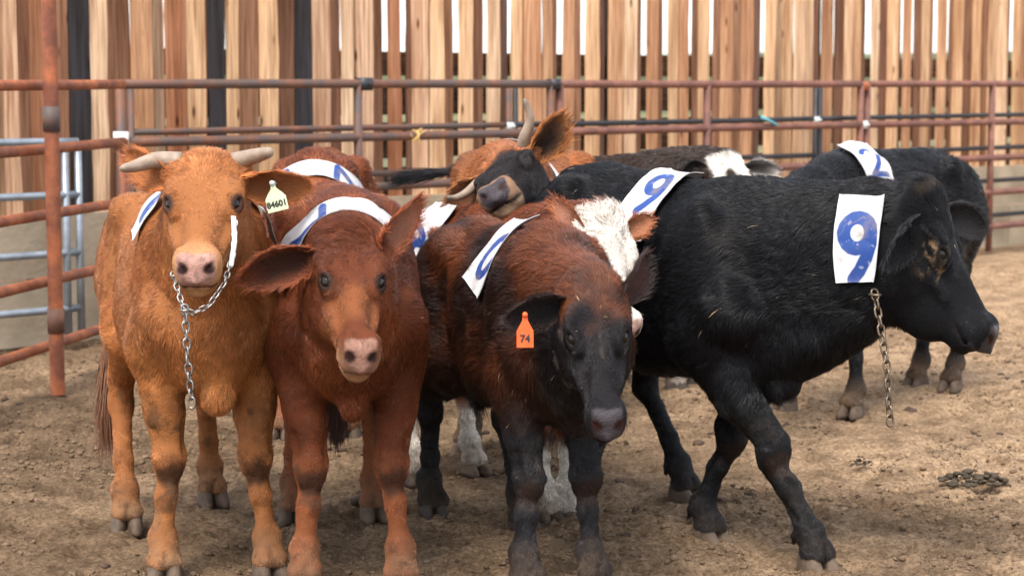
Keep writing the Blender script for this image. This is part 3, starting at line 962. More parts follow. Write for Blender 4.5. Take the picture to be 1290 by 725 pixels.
    C = C * (1 + lowz * (.18 * fbm(V, 9, 3, seed + 41) + .25 * fbm(V, 45, 3, seed + 42)))[:, None]
    crust = lowz * smst(.30, .5, fbm(V, 20, 4, seed + 43)) * .55 * (.4 + .6 * cfg.get('dust', 1))
    C = C * (1 - crust[:, None]) + np.array((.05, .034, .022)) * crust[:, None]
    C = np.clip(C, 0.002, .9)
    body = mesh_obj('body', V, Q, M_SKIN, root, True, C * .8)
    at = body.data.attributes.new('wet', 'FLOAT', 'POINT'); at.data.foreach_set('value', Wt.astype(np.float32))
    # eyes
    for i, sg in enumerate((-1, 1)):
        mb = MB()
        c = hp(.171, sg * .0855, -.0365); r0 = .0235 * hs
        vs, fs = [], []
        for a_ in range(13):
            for b_ in range(16):
                th_ = math.pi * a_ / 12; ph_ = 2 * math.pi * b_ / 16
                vs.append(c + r0 * np.array([math.sin(th_) * math.cos(ph_), math.sin(th_) * math.sin(ph_), math.cos(th_)]))
        for a_ in range(12):
            for b_ in range(16):
                fs.append((a_ * 16 + b_, (a_ + 1) * 16 + b_, (a_ + 1) * 16 + (b_ + 1) % 16, a_ * 16 + (b_ + 1) % 16))
        mb.add(vs, fs)
        mb.build('eye', M_EYEW if cfg.get('rolled') and i == 1 else M_EYE, root)
    # hooves
    for key in ('FR', 'FL', 'HR', 'HL'):
        mb = MB()
        fd = (1, 0.12 * (1 if key[1] == 'L' else -1))
        hoof_mesh(legs[key][0], fd, s, mb)
        ho = mb.build('hoof', M_HOOFD if cfg.get('darkhoof') else M_HOOF, root)
    # horns
    for key in ('hornR', 'hornL'):
        if key not in cfg: continue
        pts = [loc(p) for p in cfg[key]['pts']]
        base = hp(.0, (-1 if key == 'hornR' else 1) * .078, .0)
        pts = [base] + pts
        P = np.array(pts); tt = np.linspace(0, 1, len(P)); t2 = np.linspace(0, 1, 14)
        Pn = np.stack([np.interp(t2, tt, P[:, i]) for i in range(3)], 1)
        for _ in range(2): Pn[1:-1] = (Pn[:-2] + Pn[1:-1] * 2 + Pn[2:]) / 4
        r0 = cfg[key].get('r', .027)
        rd = r0 * (1 - t2 * (1 - cfg[key].get('tip', .35))) * (1 + .03 * np.sin(t2 * 40))
        rd[-1] *= .6
        mb = MB(); mb.tube(Pn, list(rd), 16)
        v0 = np.array(mb.v)
        tn = fbm(v0, 60, 3, 5)
        tpos = np.repeat(t2, 16)
        cc = np.array((.27, .20, .145))[None] * (1 + .35 * tn[:, None])
        dk = smst(.75, 1.0, tpos)[:, None] * cfg[key].get('dark', .3)
        cc = cc * (1 - dk) + np.array((.08, .06, .05)) * dk
        mb.c = [tuple(x) for x in np.clip(cc, .01, .9)]
        mb.build('horn', M_HORN, root, colors=True)
    # patches
    covered = []
    for pz in cfg.get('patches', []):
        pz = dict(pz)
        if pz.pop('head', False):
            pass
        for k_ in ('O',):
            pz[k_] = np.array(pz[k_]) if not pz.get('world') else loc(pz[k_])
        if pz.pop('world', False):
            pz['A'] = ldir(pz['A']); pz['U'] = ldir(pz['U'])
        covered.append(patch(fld, root=root, seed=seed, **pz))
    # hair
    nh = cfg['hairs']
    T = np.concatenate([Q[:, :3], Q[:, [0, 2, 3]]])
    a_, b_, c_ = V[T[:, 0]], V[T[:, 1]], V[T[:, 2]]
    area = np.linalg.norm(np.cross(b_ - a_, c_ - a_), axis=1)
    Lt = L[T].mean(1)
    hd = inhead
    dd = De.copy(); dd[:nb] *= 1 + 1.8 * inhead + 1.8 * legm
    wgt = area * (Lt > .003) * dd[T].mean(1)
    r = np.random.default_rng(seed)
    pick = np.searchsorted(np.cumsum(wgt), r.random(nh) * wgt.sum()).clip(0, len(T) - 1)
    r1, r2 = np.sqrt(r.random(nh)), r.random(nh)
    bc = np.stack([1 - r1, r1 * (1 - r2), r1 * r2], 1)
    tri = T[pick]
    mixv = lambda A: (A[tri] * (bc if A.ndim == 1 else bc[..., None])).sum(1)
    P = mixv(V.astype(float)); Nh = mixv(Nr); Nh /= np.linalg.norm(Nh, axis=1)[:, None] + 1e-9
    Dh, Lh_, Ch = mixv(D), mixv(L), mixv(C)
    keep = np.ones(nh, bool)
    for pt in covered:
        cell = .012
        K = lambda A: (np.floor(A[:, 0] / cell).astype(np.int64) * 73856093) ^ (np.floor(A[:, 1] / cell).astype(np.int64) * 19349663) ^ (np.floor(A[:, 2] / cell).astype(np.int64) * 83492791)
        ks = [K(pt + np.array(d) * cell) for d in [(x, y, z) for x in (-1, 0, 1) for y in (-1, 0, 1) for z in (-1, 0, 1)]]
        ks = np.unique(np.concatenate(ks))
        keep &= ~np.isin(K(P), ks) | (P[:, 2] < .4)
        keep &= ~np.isin(K(P + Dh / (np.linalg.norm(Dh, axis=1)[:, None] + 1e-9) * .02), ks)
    keep &= Lh_ > .003
    P, Nh, Dh, Lh_, Ch = P[keep], Nh[keep], Dh[keep], Lh_[keep], Ch[keep]
    hl = (P - poll) @ HM / hs / np.array([1, HW, 1])
    curl = np.zeros(len(P))
    if cfg.get('curly'):
        curl = cfg['curly'] * ((hl[:, 0] > -.08) & (hl[:, 0] < .16) & (hl[:, 2] > -.1) & (np.abs(hl[:, 1]) < .13))
        curl = curl * smst(.16, .07, hl[:, 0])
        Lh_ = Lh_ * (1 + .5 * curl)
    whisk = (hl[:, 0] > .36) & (hl[:, 0] < .47) & (np.abs(hl[:, 1]) < .12) & (hl[:, 2] > -.2) & (hl[:, 2] < .0) & (r.random(len(P)) < .004)
    Lh_ = np.where(whisk, .030, Lh_)
    Ch = np.where(whisk[:, None], Ch * .5, Ch)
    Dh = np.where(whisk[:, None], Nh * 2.0 + HM @ np.array([.5, 0, -1.]) + r.normal(0, .3, Dh.shape), Dh)
    straw = r.random(len(P)) < .0005 * (P[:, 2] > .5)
    Ch = np.where(straw[:, None], np.array((.55, .42, .22)), Ch)
    wid = cfg.get('hw', .0012) * (0.55 + 0.45 * np.clip(Lh_ / .03, 0, 1.3))
    wid = wid * np.where((P[:, 2] < .55 * s), 1.25, 1.0)
    lift = .30 if not cfg.get('shaggy') else .42
    make_hair('coat', P, Nh, Dh, Lh_, Ch * cfg.get('hairgain', 1.15), wid, root, curl, lift, 5 if cfg['vox'] < .009 else 4, seed)
    # tail switch
    n2 = max(250, nh // 90)
    tb = tail[-1]; tdn = tail[-1] - tail[-2]; tdn /= np.linalg.norm(tdn)
    tl = cfg.get('switch', .22) * s
    tt = r.random(n2)
    q0 = tail[-2] + (tail[-1] - tail[-2]) * (tt * 1.0)[:, None] + r.normal(0, .007, (n2, 3))
    nr_ = r.normal(0, 1, (n2, 3)); nr_ -= tdn * (nr_ @ tdn)[:, None]; nr_ /= np.linalg.norm(nr_, axis=1)[:, None]
    dd_ = np.tile(tdn, (n2, 1)) + np.array((0, 0, -.5)) * (cfg.get('tailfall', 1)) + r.normal(0, .03, (n2, 3))
    make_hair('tail_switch', q0, nr_, dd_, np.full(n2, tl) * (.6 + .6 * r.random(n2)), np.tile(np.array(cfg.get('tailcol', (.1, .05, .03))), (n2, 1)), np.full(n2, .003), root, 0, .06, 6, seed + 1, .3)
    if cfg.get('extra_tuft'):
        for (c, n3, ln, cl) in cfg['extra_tuft']:
            c = loc(c)
            q0 = c + r.normal(0, 1, (n3, 3)) * np.array((.05, .025, .008))
            nr_ = np.tile(np.array((1., .0, 0)), (n3, 1)) + r.normal(0, .3, (n3, 3)); nr_ /= np.linalg.norm(nr_, axis=1)[:, None]
            make_hair('belly_tuft', q0, nr_, np.tile(np.array((0, 0, -1.)), (n3, 1)) + r.normal(0, .12, (n3, 3)), np.full(n3, ln), np.tile(np.array(cl), (n3, 1)), np.full(n3, .003), root, 0, .05, 5, seed + 2)
    return dict(root=root, loc=loc, ldir=ldir, hp=hp, HM=HM, hs=hs, fld=fld, cfg=cfg, seed=seed)


def link_mesh(mb_r=.0035, Ll=.034, W=.021):
    mb = MB()
    pts = []
    for i in range(20):
        a = 2 * math.pi * i / 20
        x = math.cos(a); y = math.sin(a)
        pts.append(((Ll / 2 - W / 2) * np.sign(x) * (1 if abs(x) > .2 else abs(x) / .2) + W / 2 * x, W / 2 * y, 0))
    pts.append(pts[0])
    rings = []
    n = 20
    vs, fs = [], []
    P = np.array(pts[:n])
    for i in range(n):
        t = P[(i + 1) % n] - P[i - 1]; t /= np.linalg.norm(t)
        a = np.array([0, 0, 1.0]); b = np.cross(t, a)
        for k in range(8):
            vs.append(P[i] + mb_r * (a * math.cos(k * math.pi / 4) + b * math.sin(k * math.pi / 4)))
    for i in range(n):
        for k in range(8):
            fs.append((i * 8 + k, ((i + 1) % n) * 8 + k, ((i + 1) % n) * 8 + (k + 1) % 8, i * 8 + (k + 1) % 8))
    return vs, fs


def build_chain(calf, pts, name, mat, pitch=.026, r_=.0033):
    """pts: world polyline; links become children of one chain part"""
    P = np.array([calf['loc'](p) for p in pts])
    seg = np.r_[0, np.cumsum(np.linalg.norm(np.diff(P, axis=0), axis=1))]
    n = max(2, int(seg[-1] / pitch))
    vs, fs = link_mesh(r_, pitch * 1.32, pitch * .8)
    # end ring as the chain part itself
    top = mesh_obj(name, np.array(vs) * 1.1, np.array(fs), mat, calf['root'])
    top.location = P[0]
    me = None
    for i in range(n + 1):
        d0 = seg[-1] * i / n
        p = np.array([np.interp(d0, seg, P[:, k]) for k in range(3)])
        q = np.array([np.interp(min(d0 + .01, seg[-1]), seg, P[:, k]) for k in range(3)])
        q0 = np.array([np.interp(max(d0 - .01, 0), seg, P[:, k]) for k in range(3)])
        t = Vector(q - q0).normalized()
        if me is None:
            o = mesh_obj('link', vs, np.array(fs), mat, top); me = o.data
        else:
            o = bpy.data.objects.new('link', me); COL.objects.link(o); o.parent = top
        rot = t.to_track_quat('X', 'Z').to_matrix().to_4x4() @ Matrix.Rotation((math.pi / 2) * (i % 2) + .35 + random.uniform(-.25, .25), 4, 'X')
        o.matrix_local = Matrix.Translation(Vector(p - P[0])) @ rot
    return top


def ear_tag(calf, key, t_, s_, mat, w, h, text, notch=True, tilt=0.0, tsize=.03, down=None, facing=None, off=.016):
    """tag hanging from the ear at ear-grid fraction (t_, s_)"""
    e = calf['cfg'][key]
    P = e['P']
    i = int(t_ * 25); j = int((s_ + 1) / 2 * 16)
    p = P[i, j]
    fc = calf['ldir'](np.array(facing if facing is not None else (0, -1, .1), float)); fc /= np.linalg.norm(fc)
    dn = calf['ldir'](np.array(down if down is not None else (0, 0, -1.), float)); dn -= fc * (fc @ dn); dn /= np.linalg.norm(dn)
    sx = np.cross(fc, dn)           # to the tag's left
    p = p + fc * off
    out = [(-.006, 0), (.006, 0), (.008, .018), (w * .36, .034), (w * .5, .046), (w * .5, h), (-w * .5, h), (-w * .5, .046), (-w * .36, .034), (-.008, .018)]
    vs = []
    for dz in (0, -.0022):
        for x, y in out:
            vs.append(p + sx * x + dn * y + fc * dz)
    n = len(out)
    fs = [tuple(range(n)), tuple(reversed(range(n, 2 * n)))] + [(k, (k + 1) % n, n + (k + 1) % n, n + k) for k in range(n)]
    o = mesh_obj('ear_tag', vs, fs, mat, calf['root'], False)
    mb = MB(); mb.tube([p + dn * .002 + fc * .005, p + dn * .002 - fc * .02], [.0075, .0075], 12)
    mb.build('button', M_CLIP if mat is M_TAGG else mat, o)
    fc_ = bpy.data.curves.new('tag_number', 'FONT')
    fc_.body = text; fc_.size = tsize; fc_.align_x = 'CENTER'; fc_.align_y = 'CENTER'
    fc_.materials.append(M_INK); fc_.offset = .0009
    fc_.extrude = .0003
    tmp = bpy.data.objects.new('tmp', fc_); COL.objects.link(tmp)
    me_ = bpy.data.meshes.new_from_object(tmp.evaluated_get(bpy.context.evaluated_depsgraph_get()))
    bpy.data.objects.remove(tmp)
    t = bpy.data.objects.new('tag_number', me_); COL.objects.link(t); t.parent = o
    X = -sx; Y = -dn; Z = fc
    X = np.cross(Y, Z)
    m = Matrix(((X[0], Y[0], Z[0], 0), (X[1], Y[1], Z[1], 0), (X[2], Y[2], Z[2], 0), (0, 0, 0, 1)))
    c = p + dn * (h * .5 + .022) + fc * .0012
    t.matrix_local = Matrix.Translation(Vector(c)) @ m
    return o

# ------------------------------------------------------------------ ground
def fence_line(px_k, c):
    """point on the fence line whose x / y ratio is px_k"""
    Y = c / (1 - 0.96 * px_k)
    return px_k * Y, Y


def ground_height(P):
    d = P[:, 1]
    P0 = P * np.array([1, 1, 0])
    h = 0.040 * fbm(P0, 1.3, 3, 11) + 0.024 * fbm(P0, 5.0, 3, 21)
    # hoof prints: rows of small pits
    n = vnoise(P0, 7.0, 31)
    h -= 0.026 * smst(.30, .7, n)
    n = vnoise(P0 + 3.3, 10.0, 32)
    h -= 0.02 * smst(.25, .65, n) * smst(-.3, .4, vnoise(P0, .8, 34))
    cl = np.abs(fbm(P0, 16.0, 3, 41))
    h += 0.026 * cl * smst(-.4, .4, vnoise(P0, 1.1, 51))
    h += 0.013 * (np.abs(fbm(P0, 20.0, 3, 61, .6)) - .2) + 0.009 * fbm(P0, 38.0, 2, 71, .6)
    pit = vnoise(P0, 27.0, 81)
    h -= 0.012 * smst(.45, .8, pit)
    return h


def build_ground():
    # fine near sheet joined to a coarse far one in a single mesh
    xs = np.concatenate([[-900, -200, -60, -20, -9, -6], np.linspace(-4.2, 6.4, 1000), [8, 12, 25, 70, 200, 900]])
    ys = np.concatenate([[-300, -60, -10, 0, 3.0], np.cumsum(np.r_[4.4, np.linspace(.007, .019, 900)])])
    ys = np.concatenate([ys, [ys[-1] + .3, 20, 26, 40, 80, 200, 600, 1500]])
    X, Y = np.meshgrid(xs, ys, indexing='xy')
    P = np.stack([X.ravel(), Y.ravel(), np.zeros(X.size)], 1)
    near = (P[:, 0] > -4.3) & (P[:, 0] < 6.5) & (P[:, 1] > 4.3) & (P[:, 1] < 17)
    z = np.zeros(len(P))
    e = smst(4.4, 4.9, P[:, 1]) * smst(17, 16, P[:, 1])
    z[near] = (ground_height(P[near]) - .004) * e[near]
    # soil drifts a little against the kick boards
    P[:, 2] = z
    nx, ny = len(xs), len(ys)
    g = np.arange(nx * ny).reshape(ny, nx)
    q = np.stack([g[:-1, :-1], g[:-1, 1:], g[1:, 1:], g[1:, :-1]], -1).reshape(-1, 4)
    m, nt, b = new_mat('arena_dirt')
    tc = N(nt, 'ShaderNodeNewGeometry')
    def noise(scale, det=5, rough=.55):
        n = N(nt, 'ShaderNodeTexNoise'); n.inputs['Scale'].default_value = scale; n.inputs['Detail'].default_value = det
        n.inputs['Roughness'].default_value = rough
        nt.links.new(tc.outputs['Position'], n.inputs['Vector']); return n
    n1, n2, n3 = noise(.55, 3), noise(6, 6), noise(60, 5, .7)
    r1 = N(nt, 'ShaderNodeValToRGB')
    r1.color_ramp.elements[0].position = .40; r1.color_ramp.elements[0].color = (.235, .158, .095, 1)
    r1.color_ramp.elements[1].position = .62; r1.color_ramp.elements[1].color = (.475, .33, .205, 1)
    r2 = N(nt, 'ShaderNodeValToRGB')
    r2.color_ramp.elements[0].position = .36; r2.color_ramp.elements[0].color = (.62, .59, .56, 1)
    r2.color_ramp.elements[1].position = .60; r2.color_ramp.elements[1].color = (1.08, 1.06, 1.04, 1)
    r3 = N(nt, 'ShaderNodeValToRGB')
    r3.color_ramp.elements[0].position = .40; r3.color_ramp.elements[0].color = (.60, .58, .56, 1)
    r3.color_ramp.elements[1].position = .60; r3.color_ramp.elements[1].color = (1.15, 1.15, 1.15, 1)
    # drier, paler soil towards the far right of the pen
    sep = N(nt, 'ShaderNodeSeparateXYZ'); nt.links.new(tc.outputs['Position'], sep.inputs[0])
    ma = N(nt, 'ShaderNodeMath', operation='MULTIPLY'); ma.inputs[1].default_value = .05
    nt.links.new(sep.outputs['X'], ma.inputs[0])
    mb_ = N(nt, 'ShaderNodeMath', operation='MULTIPLY_ADD'); mb_.inputs[1].default_value = .02
    nt.links.new(sep.outputs['Y'], mb_.inputs[0]); nt.links.new(ma.outputs[0], mb_.inputs[2])
    mc = N(nt, 'ShaderNodeMath', operation='ADD'); nt.links.new(n1.outputs[0], mc.inputs[0]); nt.links.new(mb_.outputs[0], mc.inputs[1])
    md = N(nt, 'ShaderNodeMath', operation='SUBTRACT'); md.inputs[1].default_value = .155; nt.links.new(mc.outputs[0], md.inputs[0])
    nt.links.new(md.outputs[0], r1.inputs[0]); nt.links.new(n2.outputs[0], r2.inputs[0]); nt.links.new(n3.outputs[0], r3.inputs[0])
    m1 = N(nt, 'ShaderNodeVectorMath', operation='MULTIPLY'); nt.links.new(r1.outputs[0], m1.inputs[0]); nt.links.new(r2.outputs[0], m1.inputs[1])
    m2 = N(nt, 'ShaderNodeVectorMath', operation='MULTIPLY'); nt.links.new(m1.outputs[0], m2.inputs[0]); nt.links.new(r3.outputs[0], m2.inputs[1])
    nt.links.new(m2.outputs[0], b.inputs['Base Color'])
    b.inputs['Roughness'].default_value = .95; b.inputs['Specular IOR Level'].default_value = .15
    nb1 = noise(30, 8, .65)
    bp = N(nt, 'ShaderNodeBump'); bp.inputs['Strength'].default_value = 1.0; bp.inputs['Distance'].default_value = .04
    nt.links.new(nb1.outputs[0], bp.inputs['Height'])
    nb2 = noise(160, 5, .7)
    bp2 = N(nt, 'ShaderNodeBump'); bp2.inputs['Strength'].default_value = .8; bp2.inputs['Distance'].default_value = .008
    nt.links.new(nb2.outputs[0], bp2.inputs['Height']); nt.links.new(bp.outputs[0], bp2.inputs['Normal'])
    nt.links.new(bp2.outputs[0], b.inputs['Normal'])
    o = mesh_obj('ground', P, q, m)
    tag(o, 'churned sandy dirt floor of the cattle pen', None, None, 'structure')


build_ground()


def lump_mesh(n, area, size, seed, name, label, mat, flat=.75, avoid=None):
    r = np.random.default_rng(seed)
    ico = [(-1, 1.6, 0), (1, 1.6, 0), (-1, -1.6, 0), (1, -1.6, 0), (0, -1, 1.6), (0, 1, 1.6), (0, -1, -1.6), (0, 1, -1.6), (1.6, 0, -1), (1.6, 0, 1), (-1.6, 0, -1), (-1.6, 0, 1)]
    tri = [(0, 11, 5), (0, 5, 1), (0, 1, 7), (0, 7, 10), (0, 10, 11), (1, 5, 9), (5, 11, 4), (11, 10, 2), (10, 7, 6), (7, 1, 8), (3, 9, 4), (3, 4, 2), (3, 2, 6), (3, 6, 8), (3, 8, 9), (4, 9, 5), (2, 4, 11), (6, 2, 10), (8, 6, 7), (9, 8, 1)]
    ico = np.array(ico) / 1.9; tri = np.array(tri)
    x0, x1, y0, y1 = area
    # fewer with distance: uniform in depth
    c = np.stack([r.uniform(x0, x1, n), y0 + (y1 - y0) * r.random(n) ** 1.3, np.zeros(n)], 1)
    m = vnoise(c, 1.3, seed) + .5 * vnoise(c, 5, seed + 1)
    c = c[m > -.1]
    n = len(c)
    c[:, 2] = ground_height(c)
    sz = size * (.35 + r.pareto(2.6, n)).clip(.3, 3.2)
    V = ico[None] * (1 + r.normal(0, .30, (n, 12, 1))) * sz[:, None, None] * np.array([1, 1, flat]) + c[:, None]
    F = tri[None] + (np.arange(n) * 12)[:, None, None]
    o = mesh_obj(name, V.reshape(-1, 3), F.reshape(-1, 3), mat, None, False)
    tag(o, label, None, None, 'stuff')


M_CLOD = simple_mat('soil_clod', (.17, .115, .072), .95, 0, .1, .5, 90, .45, 3)
lump_mesh(52000, (-3.2, 4.6, 4.9, 12.5), .0042, 3, 'soil_clods', 'small crumbs and clods of dry soil scattered over the pen floor', M_CLOD)
lump_mesh(1100, (-3.2, 4.6, 4.9, 14), .013, 4, 'dark_soil_clods', 'dark damp crumbs of dung and soil scattered over the pen floor', simple_mat('dark_clod', (.07, .045, .03), .9, 0, .2, .5, 90, .4, 20), .5)


def manure(loc_, r0, n, seed, label):
    r = np.random.default_rng(seed)
    vs, fs = [], []
    for k in range(n):
        a = r.uniform(0, 6.28); d = r0 * r.random() ** .7
        c = np.array([math.cos(a) * d * 1.25, math.sin(a) * d, .012 + .06 * (1 - d / r0) * r.random()])
        rr = r0 * r.uniform(.07, .22)
        off = len(vs)
        for i in range(9):
            for j in range(12):
                th, ph = math.pi * i / 8, 2 * math.pi * j / 12
                p = np.array([math.sin(th) * math.cos(ph), math.sin(th) * math.sin(ph), math.cos(th) * .5])
                q = c + p * rr
                q = q + p * rr * .45 * float(vnoise(q[None] * 1.0, 45, seed)[0])
                vs.append(q)
        for i in range(8):
            for j in range(12):
                fs.append((off + i * 12 + j, off + (i + 1) * 12 + j, off + (i + 1) * 12 + (j + 1) % 12, off + i * 12 + (j + 1) % 12))
    o = mesh_obj('manure_pile', vs, fs, M_DUNG)
    o.location = loc_
    tag(o, label, 'manure')


M_DUNG = simple_mat('dung', (.055, .04, .024), .8, 0, .3, .8, 120, .5, 60)
manure((1.74, 7.36, 0.0), .10, 60, 5, 'dark crumbly manure pile lying alone on the sand at right')
manure((1.37, 7.68, -.004), .045, 34, 8, 'small flat dark manure scrap on the sand left of the big pile')

# ------------------------------------------------------------------ far ground beyond the fence
M_GREEN = simple_mat('far_scrub', (.075, .085, .04), .9, 0, .2, 0, 0, .5, .2)
hb = []
xs = np.linspace(-160, 260, 160)
hz = 1.5 + 1.5 + .5 * vnoise(np.stack([xs, xs * 0, xs * 0], 1), .05, 3) + .25 * vnoise(np.stack([xs, xs * 0, xs * 0], 1), .3, 4)
vs, fs = [], []
prof = [(-14, 0), (-9, .55), (-3, .9), (3, 1.0), (12, .8), (30, 0)]
for i, x in enumerate(xs):
    for dy, k in prof: vs.append((x, 110 + dy, hz[i] * k - .02))
for i in range(len(xs) - 1):
    for k in range(len(prof) - 1):
        a = i * len(prof) + k
        fs.append((a, a + len(prof), a + len(prof) + 1, a + 1))
tag(mesh_obj('hills', vs, fs, M_GREEN), 'low green scrubby rise far behind the plank fence', None, None, 'structure')
o = mesh_obj('field', [(-300, 26, .01), (400, 26, .01), (400, 100, .01), (-300, 100, .01)], [(0, 1, 2, 3)], simple_mat('field_grass', (.14, .13, .06), .9, 0, .2, 0, 0, .4, .3))
tag(o, 'green field beyond the plank fence', None, None, 'structure')


# ------------------------------------------------------------------ plank fence
def wood_material():
    m, nt, b = new_mat('rough_planks')
    at = N(nt, 'ShaderNodeAttribute', attribute_name='col')
    uv = N(nt, 'ShaderNodeAttribute', attribute_name='grain')
    n1 = N(nt, 'ShaderNodeTexNoise'); n1.inputs['Scale'].default_value = 1.0; n1.inputs['Detail'].default_value = 7; n1.inputs['Roughness'].default_value = .6; n1.inputs['Distortion'].default_value = .35
    mp = N(nt, 'ShaderNodeMapping'); mp.inputs['Scale'].default_value = (55, 55, 2.2)
    nt.links.new(uv.outputs['Vector'], mp.inputs['Vector']); nt.links.new(mp.outputs[0], n1.inputs['Vector'])
    n2 = N(nt, 'ShaderNodeTexNoise'); n2.inputs['Scale'].default_value = 1.0; n2.inputs['Detail'].default_value = 4
    mp2 = N(nt, 'ShaderNodeMapping'); mp2.inputs['Scale'].default_value = (9, 9, .9)
    nt.links.new(uv.outputs['Vector'], mp2.inputs['Vector']); nt.links.new(mp2.outputs[0], n2.inputs['Vector'])
    r1 = N(nt, 'ShaderNodeValToRGB')
    r1.color_ramp.elements[0].position = .30; r1.color_ramp.elements[0].color = (.5, .42, .36, 1)
    r1.color_ramp.elements[1].position = .62; r1.color_ramp.elements[1].color = (1.12, 1.12, 1.12, 1)
    r2 = N(nt, 'ShaderNodeValToRGB')
    r2.color_ramp.elements[0].position = .30; r2.color_ramp.elements[0].color = (.68, .56, .48, 1)
    r2.color_ramp.elements[1].position = .60; r2.color_ramp.elements[1].color = (1.12, 1.12, 1.12, 1)
    nt.links.new(n1.outputs[0], r1.inputs[0]); nt.links.new(n2.outputs[0], r2.inputs[0])
    vo = N(nt, 'ShaderNodeTexVoronoi'); vo.inputs['Scale'].default_value = 1.0
    mp3 = N(nt, 'ShaderNodeMapping'); mp3.inputs['Scale'].default_value = (8, 8, 2.6)
    nt.links.new(uv.outputs['Vector'], mp3.inputs['Vector']); nt.links.new(mp3.outputs[0], vo.inputs['Vector'])
    r3 = N(nt, 'ShaderNodeValToRGB')
    r3.color_ramp.elements[0].position = .05; r3.color_ramp.elements[0].color = (.22, .13, .09, 1)
    r3.color_ramp.elements[1].position = .13; r3.color_ramp.elements[1].color = (1, 1, 1, 1)
    nt.links.new(vo.outputs['Distance'], r3.inputs[0])
    mu = lambda a, b_: (lambda n: (nt.links.new(a, n.inputs[0]), nt.links.new(b_, n.inputs[1]), n.outputs[0])[2])(N(nt, 'ShaderNodeVectorMath', operation='MULTIPLY'))
    c = mu(mu(mu(at.outputs['Color'], r1.outputs[0]), r2.outputs[0]), r3.outputs[0])
    nt.links.new(c, b.inputs['Base Color'])
    b.inputs['Roughness'].default_value = .85; b.inputs['Specular IOR Level'].default_value = .2
    bp = N(nt, 'ShaderNodeBump'); bp.inputs['Strength'].default_value = .7; bp.inputs['Distance'].default_value = .008
    nt.links.new(n1.outputs[0], bp.inputs['Height']); nt.links.new(bp.outputs[0], b.inputs['Normal'])
    return m


M_WOOD = wood_material()
FANG = math.atan2(.96, 1.0)
FD = np.array([math.cos(FANG), math.sin(FANG), 0]); FN = np.array([math.sin(FANG), -math.cos(FANG), 0])  # FN faces the pen


def fpt(k, c):
    x, y = fence_line(k, c)
    return np.array([x, y, 0.0])


F0 = fpt(-.30, 14.0)


class Planks:
    def __init__(self): self.v, self.f, self.c, self.g = [], [], [], []

    def plank(self, o, dx, dz, length, width, th, col, r, wav=.006, lean=0.0, bark=False):
        """o bottom centre; dx along width dir; dz long dir"""
        dn = np.cross(dz, dx)
        n = max(4, int(length / .12))
        off = len(self.v)
        go = r.uniform(0, 50, 3)
        e1 = np.cumsum(r.normal(0, wav, n + 1)) * .6; e2 = np.cumsum(r.normal(0, wav, n + 1)) * .6
        e1 -= e1.mean(); e2 -= e2.mean()
        for i in range(n + 1):
            t = i / n
            p = o + dz * (t * length) + dx * (lean * t * length)
            for (s_, d_) in ((-1, 0), (1, 0), (1, 1), (-1, 1)):
                q = p + dx * (s_ * width / 2 + (e1[i] if s_ < 0 else e2[i])) - dn * (d_ * th)
                self.v.append(q); self.c.append(col)
                self.g.append((go[0] + s_ * width / 2, go[1] + d_ * th, go[2] + t * length))
        for i in range(n):
            for k in range(4):
                k2 = (k + 1) % 4
                self.f.append((off + i * 4 + k, off + i * 4 + k2, off + (i + 1) * 4 + k2, off + (i + 1) * 4 + k))
        self.f.append((off + 3, off + 2, off + 1, off)); self.f.append(tuple(off + n * 4 + k for k in range(4)))

    def build(self, name, parent, mat=None):
        ob = mesh_obj(name, self.v, self.f, mat or M_WOOD, parent, False, np.array(self.c))
        a = ob.data.attributes.new('grain', 'FLOAT_VECTOR', 'POINT')
        a.data.foreach_set('vector', np.array(self.g, np.float32).ravel())
        return ob


